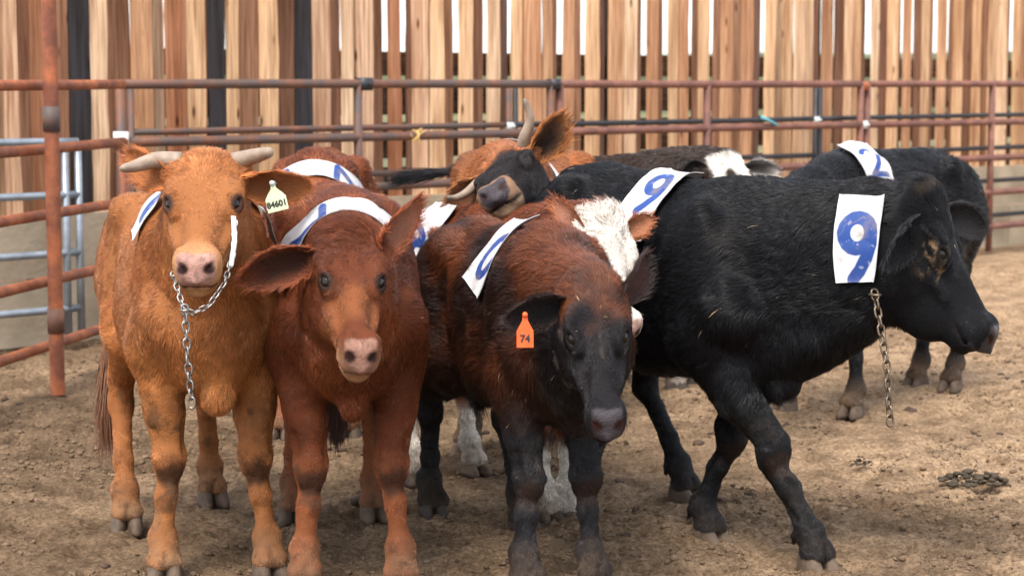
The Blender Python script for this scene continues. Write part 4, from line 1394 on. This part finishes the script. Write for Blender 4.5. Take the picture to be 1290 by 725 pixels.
LIGHT = [(.62, .40, .235), (.56, .35, .20), (.50, .29, .165), (.66, .46, .30), (.46, .25, .14), (.58, .37, .24), (.62, .42, .27)]
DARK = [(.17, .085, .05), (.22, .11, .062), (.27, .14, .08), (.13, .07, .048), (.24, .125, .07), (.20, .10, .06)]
BLK = (.028, .026, .028)
Z3 = np.array([0, 0, 1.0])
rw = np.random.default_rng(23)
fence_root = empty('plank_fence', tuple(F0))
tag(fence_root, 'tall plank fence of rough tan and dark brown vertical boards with gaps', 'fence')
LEN = 21.0
front, back, blk = Planks(), Planks(), Planks()
pos = 0.0
def along(d): return F0 * 0 + FD * d
blackk = [(-.215, .05), (-.147, .045), (-.111, .05)]
while pos < LEN:
    wd = rw.uniform(.09, .155)
    X, Y = (F0 + FD * (pos + wd / 2))[:2]
    k = X / Y
    near_ = [q for q in blackk if abs(k - q[0]) < .0065]
    isblk = bool(near_)
    for q in near_: blackk.remove(q)
    left_dark = k < -.05
    col = np.array(LIGHT[rw.integers(len(LIGHT))]) * np.array((1.08, 1.10, 1.08)) * rw.uniform(.9, 1.2)
    if left_dark and rw.random() < .30: col = np.array((.36, .165, .085)) * rw.uniform(.8, 1.2)
    zb = .70 + rw.uniform(-.03, .03)
    if isblk:
        wd = .13
        blk.plank(along(pos + wd / 2) + Z3 * zb, FD, Z3, 3.4, wd, .03, np.array(BLK) * rw.uniform(.7, 1.5), rw, .004)
        pos += wd + .004
        continue
    front.plank(along(pos + wd / 2) + Z3 * zb + FN * rw.uniform(0, .02), FD, Z3, 3.4, wd, .018, col, rw, .004, rw.uniform(-.004, .004))
    # board gap, mostly closed by a darker board nailed behind it
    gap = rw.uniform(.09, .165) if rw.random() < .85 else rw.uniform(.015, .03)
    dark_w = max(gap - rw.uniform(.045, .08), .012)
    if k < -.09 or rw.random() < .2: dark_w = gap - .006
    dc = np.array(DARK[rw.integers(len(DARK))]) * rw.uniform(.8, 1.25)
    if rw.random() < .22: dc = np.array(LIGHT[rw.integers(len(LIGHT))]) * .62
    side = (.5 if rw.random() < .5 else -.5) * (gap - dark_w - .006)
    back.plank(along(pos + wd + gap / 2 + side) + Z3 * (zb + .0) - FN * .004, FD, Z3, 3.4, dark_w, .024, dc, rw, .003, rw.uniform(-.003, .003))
    pos += wd + gap
for o_, nm in ((front, 'front_boards'), (back, 'backing_boards'), (blk, 'charred_boards')):
    o_.build('board_panel', fence_root)
kick = Planks()
for row, (zc, hh) in enumerate(((.0, .38), (.384, .37))):
    p0_ = -.4
    while p0_ < LEN:
        L_ = rw.uniform(2.2, 3.4)
        kick.plank(along(p0_) + Z3 * (zc + hh / 2) + FN * (.05 + rw.uniform(0, .008)), Z3, FD, L_ - .012, hh - .008, .04, np.array((.72, .62, .47)) * rw.uniform(.92, 1.08), rw, .002)
        p0_ += L_
kick.build('kick_board', fence_root, simple_mat('kick_board_tan', (.44, .355, .25), .85, 0, .2, .4, 30, .22, 3))
for zc, hh in ((.84, .20), (1.12, .24), (1.40, .22), (1.63, .16), (2.9, .12)):
    rp = Planks(); rp.plank(along(-.3) + Z3 * zc - FN * .075, Z3, FD, LEN, hh, .05, (.20, .13, .085), rw, .0)
    rp.build('back_rail', fence_root)
for d in np.arange(.8, LEN, 2.4):
    rp = Planks(); rp.plank(along(d) - FN * .14, FD, Z3, 4.0, .12, .12, (.10, .07, .05), rw, .0); rp.build('post', fence_root)


# ------------------------------------------------------------------ pipe fences
def rust_material(name, base, rustc, amount):
    m, nt, b = new_mat(name)
    g = N(nt, 'ShaderNodeNewGeometry')
    n = N(nt, 'ShaderNodeTexNoise'); n.inputs['Scale'].default_value = 7; n.inputs['Detail'].default_value = 8; n.inputs['Roughness'].default_value = .68
    nt.links.new(g.outputs['Position'], n.inputs['Vector'])
    r = N(nt, 'ShaderNodeValToRGB')
    r.color_ramp.elements[0].position = .5 - amount; r.color_ramp.elements[0].color = (*base, 1)
    r.color_ramp.elements[1].position = .62 - amount * .5; r.color_ramp.elements[1].color = (*rustc, 1)
    e = r.color_ramp.elements.new(.78); e.color = (rustc[0] * 1.7, rustc[1] * 1.5, rustc[2] * 1.4, 1)
    nt.links.new(n.outputs[0], r.inputs[0])
    nt.links.new(r.outputs[0], b.inputs['Base Color'])
    b.inputs['Roughness'].default_value = .62; b.inputs['Specular IOR Level'].default_value = .4
    n2 = N(nt, 'ShaderNodeTexNoise'); n2.inputs['Scale'].default_value = 90; n2.inputs['Detail'].default_value = 5
    nt.links.new(g.outputs['Position'], n2.inputs['Vector'])
    bp = N(nt, 'ShaderNodeBump'); bp.inputs['Strength'].default_value = .35; bp.inputs['Distance'].default_value = .004
    nt.links.new(n2.outputs[0], bp.inputs['Height']); nt.links.new(bp.outputs[0], b.inputs['Normal'])
    return m


M_RUSTB = rust_material('rusty_brown_pipe', (.085, .062, .055), (.15, .065, .038), .06)
M_RUSTR = rust_material('rusty_red_pipe', (.17, .055, .03), (.32, .10, .04), .1)
M_REDR = rust_material('red_oxide_pipe', (.13, .055, .042), (.20, .085, .058), .1)
M_GALV = simple_mat('galvanised_pipe', (.30, .34, .38), .42, .5, .5, .2, 80, .25, 9)
M_DARKP = simple_mat('dark_pipe', (.03, .03, .034), .5, .3, .5, .2, 80, .3, 9)


def pipe_panel(name, label, a, b, heights, up, mat, r=.028, cat='fence panel', group=None, ends=True, toph=None, upr=None):
    """a, b ground points; up = fractions of uprights"""
    a = np.array(a, float); b = np.array(b, float)
    root = empty(name, tuple(a)); tag(root, label, cat, group)
    d = b - a
    for h in heights:
        mb = MB()
        sag = rw.uniform(-.006, .006)
        pts = [d * t + np.array([0, 0, h + sag * math.sin(t * 3.14)]) for t in np.linspace(0, 1, 9)]
        mb.tube(pts, r, 14); mb.build('rail', mat, root)
    for f_ in up:
        mb = MB(); p = d * f_
        mb.tube([p + np.array([0, 0, .04]), p + np.array([0, 0, (toph or max(heights)) + .0])], upr or r, 14)
        mb.build('upright', mat, root)
    return root


C0 = 13.29
A0, A1, A2, A3, A4 = fpt(-.1965, C0), fpt(.0215, C0), fpt(.1765, C0), fpt(.241, C0), fpt(.30, C0)
HT = (1.495, 1.17, .86, .55, .26)
gap_ = FD * .045
pr = pipe_panel('pipe_panel', 'rusty brown pipe panel behind the herd, left one along the plank fence', A0, A1 - gap_, HT, (0, .505, 1), M_RUSTB, group='pipe panels along the plank fence')
pr2 = pipe_panel('pipe_panel', 'rusty brown pipe panel in the middle, above the white faced calf', A1 + gap_, A2 - gap_, HT, (0, .45, 1), M_REDR, group='pipe panels along the plank fence')
A5 = A2 + FD * 3.9
pr3 = pipe_panel('pipe_panel', 'reddish rusty pipe panel at far right behind the calf marked 2', A2 + gap_, A5, HT, (0, .47, 1), M_REDR, group='pipe panels along the plank fence')
A6 = A5 + FD * 3.9
pr4 = pipe_panel('pipe_panel', 'reddish rusty pipe panel beyond the far right calf, outermost of the row', A5 + gap_, A6, HT, (0, .47, 1), M_REDR, group='pipe panels along the plank fence')
# clamps
def clamp(p, parent, loc0, mat=M_GALV, r=.03, h=.05):
    mb = MB(); q = np.array(p) - loc0
    mb.tube([q - Z3 * h / 2, q + Z3 * h / 2], [r * 1.25, r * 1.25], 12)
    mb.tube([q + FN * r, q + FN * (r + .03)], [.008, .008], 8)
    mb.build('clamp', mat, parent)
clamp(A1 + Z3 * 1.495 - gap_ * .2, pr, A0, M_DARKP, .04, .07)
clamp(A0 + FD * 1.77 + Z3 * 1.495, pr, A0, M_DARKP, .045, .08)
clamp(A0 + Z3 * 1.19, pr, A0, M_CLIP, .036, .08)
clamp(A2 + Z3 * 1.17, pr3, A2 + gap_, M_CLIP, .03, .06)
clamp(A2 + Z3 * 1.48, pr3, A2 + gap_, M_RUSTR, .03, .07)
# second row of dark panels just behind the first (the rails show below each rail of the first)
C1_ = 13.55
HD = (1.22, .93, .64, .33)
B0, B1, B2 = fpt(-.1935, C1_), fpt(.0, C1_), fpt(.1535, C1_)
B3 = B2 + FD * 4.2
for (p, q, lb) in ((B0, B1, 'dark pipe panel half hidden behind the left rusty panel'), (B1, B2, 'dark pipe panel half hidden behind the middle rusty panel'), (B2, B3, 'dark pipe panel half hidden behind the far right reddish panel')):
    o_ = pipe_panel('inner_pipe_panel', lb, p + FD * .03, q - FD * .03, HD, (0.0, 1.0), M_DARKP if p is not B0 else M_RUSTB, .02, group='dark panels behind the rusty panels', toph=1.5)
    clamp(q + Z3 * 1.21 - FD * .03, o_, p + FD * .03, M_CLIP, .03, .05)

# left side: rust red panel running towards the camera, with a tall post
L0, L1 = np.array((-2.60, 7.9, 0)), np.array((-2.10, 10.75, 0))
lp = pipe_panel('rusty_gate_panel', 'rust red pipe panel running towards the viewer at the left edge', L0, L1, (1.495, 1.185, .86, .53, .215), (1.0,), M_RUSTR, .026, toph=1.2)
pt = MB(); q = np.array((-2.235, 9.56, 0)) + np.array((.03, -.03, 0))
pt.tube([q, q + Z3 * 2.9], [.036, .036], 16)
po = pt.build('post', M_RUSTR, None); tag(po, 'tall rusty round post standing at left in front of the red pipe rails', 'post')
for z_ in (1.33, .36):
    mb = MB(); mb.tube([q + Z3 * (z_ - .06), q + Z3 * (z_ + .06)], [.041, .041], 14); mb.build('sleeve', M_RUSTB, po)
smooth_by_angle(po)
# galvanised panel
G0, G1 = np.array((-3.35, 10.45, 0)), np.array((-2.475, 11.33, 0))
pipe_panel('galvanised_panel', 'grey galvanised pipe panel behind the tall rusty post at left', G0, G1, (1.17, .87, .54, .22), (0, .93, 1.0), M_GALV, .022)

# twine and tape on the fence
mb = MB()
pt0 = fpt(-.0485, C0) + Z3 * 1.17
for k in range(9):
    a_ = rw.uniform(0, 6.28)
    e_ = pt0 + FN * .03 + FD * (.07 * math.cos(a_)) + Z3 * (.05 * math.sin(a_))
    m_ = (pt0 + e_) / 2 + rw.normal(0, .012, 3)
    mb.tube([pt0 + FN * .028, m_, e_], [.005, .004, .003], 6)
mb.tube([pt0 + FN * .02 - Z3 * .03, pt0 + FN * .032, pt0 + Z3 * .03 + FN * .01], [.006, .007, .006], 8)
tag(mb.build('twine_knot', simple_mat('twine', (.65, .42, .13), .7), None), 'frayed yellow twine knotted on the second rail above the red calves', 'twine')
mb = MB()
p1_ = fpt(.1235, C0) + Z3 * 1.245 + FN * .035; p2_ = fpt(.131, C0) + Z3 * 1.185 + FN * .035
mb.tube([p1_, p1_ * .5 + p2_ * .5 + Z3 * .004, p2_], [.013, .011, .013], 10)
tag(mb.build('tape_strip', simple_mat('teal_tape', (.12, .42, .48), .5), None), 'short teal blue plastic strip caught on the second rail at right', 'tape')

# ------------------------------------------------------------------ calves
def mixc(a, b, m): return a * (1 - m[:, None]) + np.array(b) * m[:, None]


def col_orange(V, H, hd, lg, s, nb):
    c = np.tile(np.array((.33, .125, .041)), (nb, 1)) * (1 + .16 * fbm(V, 5, 3, 3))[:, None]
    c = mixc(c, (.30, .085, .022), smst(.1, .6, fbm(V, 3, 3, 8)) * .35)
    kz = np.zeros(nb)
    c = mixc(c, (.08, .035, .02), kz * .7)
    c = mixc(c, (.60, .30, .14), smst(.12, .03, V[:, 2]) * .35)
    c = mixc(c, (.58, .30, .14), hd * smst(.33, .42, H[:, 0]) * .7)
    c = mixc(c, (.55, .27, .11), hd * smst(-.09, -.15, H[:, 2]) * smst(.2, .3, H[:, 0]) * .6)
    c = mixc(c, (.56, .22, .06), smst(.5 * s, .62 * s, V[:, 2]) * (1 - smst(.62 * s, .75 * s, V[:, 2])) * .4)
    return c


def col_red(V, H, hd, lg, s, nb):
    c = np.tile(np.array((.125, .033, .012)), (nb, 1)) * (1 + .18 * fbm(V, 5, 3, 13))[:, None]
    c = mixc(c, (.34, .10, .03), smst(.0, .6, fbm(V, 4, 3, 18)) * .4)
    c = mixc(c, (.24, .075, .027), lg * smst(.45 * s, .3 * s, V[:, 2]))
    kz = np.zeros(nb)
    c = mixc(c, (.05, .025, .015), kz * .7)
    c = mixc(c, (.44, .23, .12), hd * smst(.36, .41, H[:, 0]) * smst(-.03, -.1, H[:, 2]) * .8)
    c = mixc(c, (.42, .15, .05), hd * smst(.18, .24, H[:, 0]) * (1 - smst(.30, .36, H[:, 0])) * .35)
    c = mixc(c, (.07, .025, .012), hd * smst(.04, .0, H[:, 0]) * .2)
    return c


def col_dark(V, H, hd, lg, s, nb):
    t = fbm(V, 2.6, 3, 5) + .35 * vnoise(V, 12, 9)
    red = smst(-.15, .30, t) * smst(.55 * s, .85 * s, V[:, 2])
    c = np.tile(np.array((.024, .011, .008)), (nb, 1))
    c = mixc(c, (.115, .034, .014), red * .85 * (1 - .6 * smst(.35 * s, .6 * s, V[:, 0])))
    Hd = np.linalg.norm(H - np.array([.18, 0, -.1]), axis=1)
    c = mixc(c, (.012, .009, .009), smst(.34, .22, Hd + .04 * vnoise(V, 14, 2)) * (H[:, 2] < -.05))
    c = mixc(c, (.17, .05, .018), smst(.9 * s, 1.1 * s, V[:, 2]) * smst(-.3, .3, t) * .75)
    c = mixc(c, (.012, .010, .011), smst(.62 * s, .50 * s, V[:, 2]) * (1 - hd))
    c = mixc(c, (.011, .009, .010), hd)
    cap = hd * smst(.155, .06, H[:, 0] + np.abs(H[:, 1]) * .15 + .05 * vnoise(V, 22, 3)) * smst(-.10, -.03, H[:, 2])
    c = mixc(c, (.15, .045, .016), cap * .85)
    c = mixc(c, (.05, .03, .025), cap * smst(.045, .0, np.abs(H[:, 1] + .02) - .015 * vnoise(V, 30, 5)) * .7)
    st = hd * smst(.010, .002, np.abs(H[:, 1] - .006 - .006 * vnoise(V, 25, 7))) * smst(.11, .14, H[:, 0]) * smst(.27, .22, H[:, 0]) * (H[:, 2] > -.06)
    c = mixc(c, (.20, .155, .12), st * .45 * smst(-.4, .3, vnoise(V, 50, 3)))
    c = mixc(c, (.12, .10, .09), hd * smst(.42, .34, np.abs(H[:, 0] - .17) * 6) * (np.abs(H[:, 1]) > .085) * smst(.2, .6, vnoise(V, 35, 2)) * .6)
    return c


def col_black(V, H, hd, lg, s, nb):
    c = np.tile(np.array((.0052, .0052, .0065)), (nb, 1))
    c = mixc(c, (.022, .017, .013), smst(.25, .6, fbm(V, 5, 4, 15)) * .5)
    e = np.minimum(np.hypot(H[:, 0] - .180, (H[:, 2] + .05)), 1)
    c = mixc(c, (.26, .17, .09), hd * smst(.075, .03, e) * smst(.15, .5, vnoise(V, 75, 6) + .5 * vnoise(V, 160, 7)) * (np.abs(H[:, 1]) > .07) * .9)
    c = mixc(c, (.11, .075, .045), hd * smst(.03, .0, H[:, 0]) * smst(.0, .5, vnoise(V, 50, 6)) * .8)
    c = mixc(c, (.10, .075, .05), smst(.07, .03, V[:, 2]) * .6)
    return c


def col_hereford(V, H, hd, lg, s, nb):
    c = col_red(V, H, hd * 0, lg, s, nb)
    w = hd * smst(-.06, -.03, H[:, 0] + .0) * smst(.38, .30, np.abs(H[:, 1]) * 2.2 + .03 * vnoise(V, 20, 5))
    c = mixc(c, (.72, .66, .58), w)
    c = mixc(c, (.66, .60, .52), smst(.33 * s, .25 * s, V[:, 2]))
    return c


def col_horned(V, H, hd, lg, s, nb):
    c = np.tile(np.array((.30, .105, .035)), (nb, 1)) * (1 + .25 * fbm(V, 6, 3, 3))[:, None]
    c = mixc(c, (.06, .03, .02), smst(.05, .5, fbm(V, 3.3, 3, 8)) * .5)
    face = hd * smst(.05, .10, H[:, 0] + .022 * vnoise(V, 25, 3))
    c = mixc(c, (.011, .008, .008), face)
    ring = hd * smst(.335, .37, H[:, 0])
    c = mixc(c, (.33, .19, .11), ring * .95)
    c = mixc(c, (.36, .24, .14), hd * smst(.33, .37, H[:, 0]) * smst(-.105, -.12, H[:, 2]))
    c = mixc(c, (.03, .02, .015), smst(.6 * s, .4 * s, V[:, 2]))
    return c


def col_whiteface(V, H, hd, lg, s, nb):
    c = col_black(V, H, hd * 0, lg, s, nb)
    c = mixc(c, (.05, .028, .018), smst(.9 * s, 1.05 * s, V[:, 2]) * .6)
    w = hd * smst(.0, .03, H[:, 0]) * smst(.1, .085, np.abs(H[:, 1]) + .01 * vnoise(V, 20, 5))
    spot = smst(.032, .022, np.hypot(H[:, 0] - .13, H[:, 1] + .01))
    c = mixc(c, (.68, .63, .55), w * (1 - spot))
    c = mixc(c, (.6, .55, .5), smst(.1, .04, V[:, 2]))
    return c


HQ = 1.0
nh = lambda n: int(n * HQ)
CALF = {}

c1_strap = dict(O=(.26, 0, .90), A=(.9, 0, -.4), U=(0, 0, 1), th0=-62, th1=54, width=.075, digits=[('1', .20, 1), ('1', -.20, -1)])
CALF['c1'] = build_calf('calf', 'horned orange calf with yellow green ear tag and chain halter, standing leftmost', dict(
    s=1.0, seed=1, vox=.0066, hairs=nh(463450), FR=(-1.06, 5.93), FL=(-.742, 5.95), HR=(-1.306, 6.61), HL=(-1.082, 7.04),
    poll=(-.885, 5.76, 1.272), nose=(-.860, 5.36, 1.055), roll=0, headw=.95, color=col_orange, pad=(.42, .23, .18),
    earR=dict(a=(-.78, .35, .22), o=(-.2, -1, -.1), L=.175, W=.11, ci=(.38, .14, .05), bend=(0, .02, .03)),
    earL=dict(a=(1, .15, -.12), o=(-.05, -1, -.35), L=.215, W=.12, ci=(.24, .085, .03), bend=(0, 0, .01)),
    earin=(.14, .05, .02), earout=(.42, .14, .04), rim=(.06, .025, .015),
    hornR=dict(pts=[(-1.03, 5.74, 1.282), (-1.085, 5.70, 1.262), (-1.115, 5.66, 1.258)], r=.031, tip=.35, dark=.1),
    hornL=dict(pts=[(-.755, 5.74, 1.288), (-.71, 5.70, 1.300), (-.688, 5.67, 1.306)], r=.028, tip=.5, dark=.1),
    tail=[(-1.40, 7.16, 1.02), (-1.44, 7.14, .8), (-1.45, 7.08, .6), (-1.44, 7.03, .46)], tailcol=(.13, .05, .02), switch=.22,
    patches=[c1_strap], fur=.68, forelock=.9))

CALF['c2'] = build_calf('calf', 'red brown hornless calf with curly forehead, standing second from left', dict(
    s=1.0, seed=2, vox=.0066, hairs=nh(463450), FR=(-.615, 5.79), FL=(-.33, 5.80), HR=(-.754, 6.75), HL=(-.479, 6.80),
    poll=(-.465, 5.62, 1.07), nose=(-.396, 5.235, .83), roll=-3, color=col_red, pad=(.29, .15, .105), headw=.77, neckz=-.04,
    earR=dict(a=(-1, .1, -.10), o=(.1, -1, -.25), L=.235, W=.125, ci=(.045, .018, .012), bend=(0, 0, -.05)),
    earL=dict(a=(.55, .35, .75), o=(.6, -.6, -.1), L=.185, W=.10, ci=(.30, .13, .08), bend=(.03, 0, .02)),
    earin=(.05, .02, .012), earout=(.25, .065, .022), rim=(.03, .015, .01), curly=1.0, forelock=1.0,
    patches=[dict(O=(.36, 0, .86), A=(.82, 0, -.56), U=(0, 0, 1), th0=-30, th1=66, width=.12, digits=[('7', .17, 1)])], fur=.68, tailcol=(.09, .03, .015)))

CALF['c3'] = build_calf('calf', 'shaggy dark red calf with black face and orange ear tag, in front centre', dict(
    s=.90, girth=.90, headw=.76, neckz=-.06, axis=((.015, 6.25), R(-69)), seed=3, vox=.0066, hairs=nh(463450), FR=(.045, 5.79), FL=(.245, 5.83), HR=(-.279, 6.86), HL=(.035, 6.62),
    poll=(.225, 5.51, .945), nose=(.257, 5.19, .642), roll=2, color=col_dark, pad=(.055, .045, .05),
    earR=dict(a=(-1, -.25, -.02), o=(-.2, -1, -.35), L=.185, W=.115, ci=(.012, .010, .010), bend=(0, 0, -.03), cup=.6),
    earL=dict(a=(.55, .3, .75), o=(.75, -.5, .0), L=.15, W=.10, ci=(.07, .035, .03), bend=(0, 0, .02)),
    earin=(.012, .01, .01), earout=(.03, .018, .015), rim=(.012, .01, .01), dust=.5, darkhoof=True, shaggy=True, fur=1.25, forelock=1.2,
    tail=[(-.27, 7.2, .95), (-.25, 7.2, .8), (-.19, 7.1, .6), (-.15, 7.05, .48)], tailcol=(.02, .014, .012), switch=.16,
    patches=[dict(O=(.02, 0, .82), A=(.93, .1, -.35), U=(0, 0, 1), th0=4, th1=74, width=.16, digits=[('0', .16, 1)])]))

CALF['w'] = build_calf('calf', 'red calf with white woolly face, squeezed between the dark red calf and the black calves', dict(
    s=.90, seed=4, vox=.0085, hairs=nh(221650), FR=(.125, 6.74), FL=(.205, 6.76), HR=(-.368, 7.42), HL=(-.15, 7.60),
    poll=(.29, 6.26, 1.075), nose=(.385, 6.05, .775), roll=-12, color=col_hereford, pad=(.55, .35, .28),
    earR=dict(a=(-.75, .2, .62), o=(-.2, -1, .1), L=.15, W=.085, ci=(.35, .16, .10), bend=(0, 0, .02)),
    earL=dict(a=(.8, .2, .30), o=(.1, -1, .2), L=.13, W=.09, ci=(.36, .15, .08), bend=(0, 0, .02)),
    earin=(.3, .12, .07), earout=(.26, .08, .03), rim=(.2, .12, .1), curly=.5, forelock=1.6, hw=.002,
    patches=[dict(O=(-.28, 0, .82), A=(1, 0, 0), U=(0, 0, 1), th0=15, th1=85, width=.17, digits=[('8', .22, 1)], gh=.17)]))

CALF['fb'] = build_calf('calf', 'big black calf in profile at right with number 9 on neck and back', dict(
    s=1.0, croup=.06, seed=5, vox=.0068, hairs=nh(564200), FR=(.94, 6.03), FL=(.646, 6.41), HR=(.10, 6.98), HL=(.626, 7.09), axis=((.53, 6.60), R(-54)),
    poll=(1.24, 5.97, 1.155), nose=(1.475, 5.84, .785), roll=-6, jaw=True, neckz=-.03, dust=.12, color=col_black, pad=(.05, .045, .05), girth=1.1, dew=-.03,
    earR=dict(a=(-.55, -.45, -.55), o=(.5, -.8, -.3), L=.17, W=.12, ci=(.008, .008, .009), bend=(0, 0, -.02)),
    earL=dict(a=(.9, .35, -.02), o=(.2, -1, .1), L=.20, W=.11, ci=(.02, .018, .018), bend=(0, 0, -.03)),
    earin=(.012, .01, .01), earout=(.016, .015, .016), rim=(.015, .012, .01), fur=1.05, forelock=1.2, neckw=1.12,
    patches=[dict(world=True, O=(1.15, 6.07, .93), A=(.80, -.55, .06), U=(-.1, .12, 1), th0=34, th1=98, width=.145, narrow=.22, skew=-.012, digits=[('9', .16, 1)], gh=.215, sw=.10),
             dict(O=(.03, 0, .92), A=(1, 0, 0), U=(0, 0, 1), th0=-8, th1=72, width=.17, digits=[('9', .125, 1)], gh=.19, sw=.09, text=True)]))

CALF['h'] = build_calf('calf', 'orange and black horned calf with its dark face tilted up over the herd', dict(
    s=1.06, seed=7, vox=.0085, hairs=nh(261950), FR=(-.18, 8.02), FL=(.06, 8.0), HR=(.06, 8.86), HL=(.28, 8.80),
    poll=(-.02, 7.33, 1.215), nose=(-.095, 6.91, 1.175), roll=30, color=col_horned, pad=(.06, .05, .055), rolled=False, headw=1.08,
    earR=dict(a=(-.8, .2, -.45), o=(-.1, -1, .2), L=.19, W=.12, ci=(.10, .04, .02), ce=(.3, .11, .03), bend=(0, 0, -.02), fr=1.3),
    earL=dict(a=(.62, .1, .62), o=(.1, -1, -.35), L=.185, W=.15, ci=(.03, .018, .012), ce=(.36, .13, .035), bend=(0, 0, .03), fr=1.6),
    earin=(.03, .02, .01), earout=(.34, .12, .035), rim=(.02, .014, .012), forelock=1.7, hw=.0021, neckz=-.03,
    hornR=dict(pts=[(-.165, 7.25, 1.10), (-.205, 7.2, 1.085), (-.235, 7.17, 1.09)], r=.020, tip=.4, dark=.8),
    hornL=dict(pts=[(.045, 7.28, 1.30), (.072, 7.26, 1.37), (.045, 7.24, 1.445)], r=.032, tip=.25, dark=.6),
    patches=[dict(O=(.16, 0, .95), A=(1, 0, 0), U=(0, 0, 1), th0=-60, th1=40, width=.15, digits=[('1', -.2, -1)])]))

CALF['r7'] = build_calf('calf', 'plain red calf with blue and white number strip, behind the curly headed calf', dict(
    s=1.03, seed=8, vox=.012, hairs=nh(100750), FR=(-.983, 8.36), FL=(-.70, 8.36), HR=(-.98, 9.2), HL=(-.74, 9.25),
    poll=(-.72, 7.80, .92), nose=(-.70, 7.65, .50), color=col_red, earR=dict(a=(-1, .3, -.2), o=(0, -1, 0), L=.15), earL=dict(a=(1, .3, -.2), o=(0, -1, 0), L=.15),
    earin=(.05, .02, .012), earout=(.25, .065, .022), hw=.003,
    neckz=-.08, patches=[dict(O=(.36, 0, .88), A=(.84, 0, -.54), U=(0, 0, 1), th0=-66, th1=50, width=.13, digits=[('7', -.2, -1), ('7', .2, 1)], gh=.2)]))

CALF['f2'] = build_calf('calf', 'black calf with number 2 on its back, far right by the reddish panel', dict(
    s=1.02, seed=9, vox=.012, hairs=nh(120900), FR=(1.26, 9.05), FL=(1.548, 8.93), HR=(2.018, 9.79), HL=(2.17, 9.70), ang=R(-131),
    poll=(1.08, 8.42, .98), nose=(.98, 8.15, .62), color=col_black, earR=dict(a=(-1, .3, -.2), o=(0, -1, 0), L=.15), earL=dict(a=(.6, .5, -.3), o=(0, -1, 0), L=.15),
    earin=(.012, .01, .01), earout=(.014, .013, .014), hw=.003, girth=1.05,
    patches=[dict(O=(.28, 0, .92), A=(.93, -.30, -.10), U=(0, 0, 1), th0=-74, th1=-6, width=.17, digits=[('2', -.17, -1)], gh=.19, sw=.07)]))

CALF['wf'] = build_calf('calf', 'black calf with a white blaze and white tipped ear, farthest back in the middle', dict(
    s=.98, seed=10, vox=.012, hairs=nh(100750), FR=(.80, 9.62), FL=(.92, 9.74), HR=(-.02, 9.62), HL=(-.02, 9.85), ang=R(2),
    poll=(1.02, 9.50, 1.145), nose=(1.10, 9.18, .86), color=col_whiteface, earR=dict(a=(-.6, .3, 0), o=(0, -1, 0), L=.14, ci=(.02, .015, .015)),
    earL=dict(a=(1, -.05, .12), o=(0, -1, .2), L=.18, W=.10, ci=(.02, .015, .012), ce=(.5, .45, .4)),
    earin=(.02, .015, .015), earout=(.014, .013, .014), hw=.003, darkhoof=True,
    tail=[(-.22, 9.68, 1.12), (-.30, 9.66, 1.075), (-.42, 9.64, 1.06)], tailcol=(.012, .011, .012), switch=.20, tailfall=.1))

# ------------------------------------------------------------------ tags and chains
ear_tag(CALF['c1'], 'earL', .52, -.1, M_TAGG, .062, .085, '84601', tsize=.024, facing=(-.15, -1, .1), down=(.25, 0, -1), off=.035)
ear_tag(CALF['c3'], 'earR', .72, .0, M_TAGO, .046, .092, '74', tsize=.028, facing=(.0, -1, .05), down=(.0, 0, -1), off=.05)
c1 = CALF['c1']
mb = MB()
for a_, b_ in (((-.772, 5.49, 1.135), (-.766, 5.465, 1.065)), ((-.766, 5.465, 1.065), (-.775, 5.45, 1.0))):
    p_, q_ = c1['loc'](a_), c1['loc'](b_)
    w_ = c1['ldir']((.006, -.007, 0)); t_ = c1['ldir']((.0015, .0015, 0))
    mb.add([p_ - w_ - t_, p_ + w_ - t_, q_ + w_ - t_, q_ - w_ - t_, p_ - w_ + t_, p_ + w_ + t_, q_ + w_ + t_, q_ - w_ + t_], [(0, 1, 2, 3), (7, 6, 5, 4), (0, 4, 5, 1), (1, 5, 6, 2), (2, 6, 7, 3), (3, 7, 4, 0)])
mb.build('halter_strap', M_CLIP, c1['root'], False)
build_chain(c1, [(-.90, 5.43, .965), (-.930, 5.43, .975), (-.915, 5.41, .935), (-.90, 5.39, .895), (-.872, 5.39, .875), (-.83, 5.40, .895), (-.79, 5.43, .955), (-.775, 5.50, 1.03), (-.778, 5.56, 1.11)][1:], 'halter_chain', M_STEEL, .017, .0024)
build_chain(c1, [(-.893, 5.385, .885), (-.888, 5.38, .76), (-.878, 5.38, .63)], 'lead_chain', M_STEEL, .023, .0028)
fb = CALF['fb']
build_chain(fb, [(1.085, 5.90, .872), (1.10, 5.88, .78), (1.118, 5.86, .66), (1.128, 5.85, .50)], 'lead_chain', M_BRASS, .026, .0036)
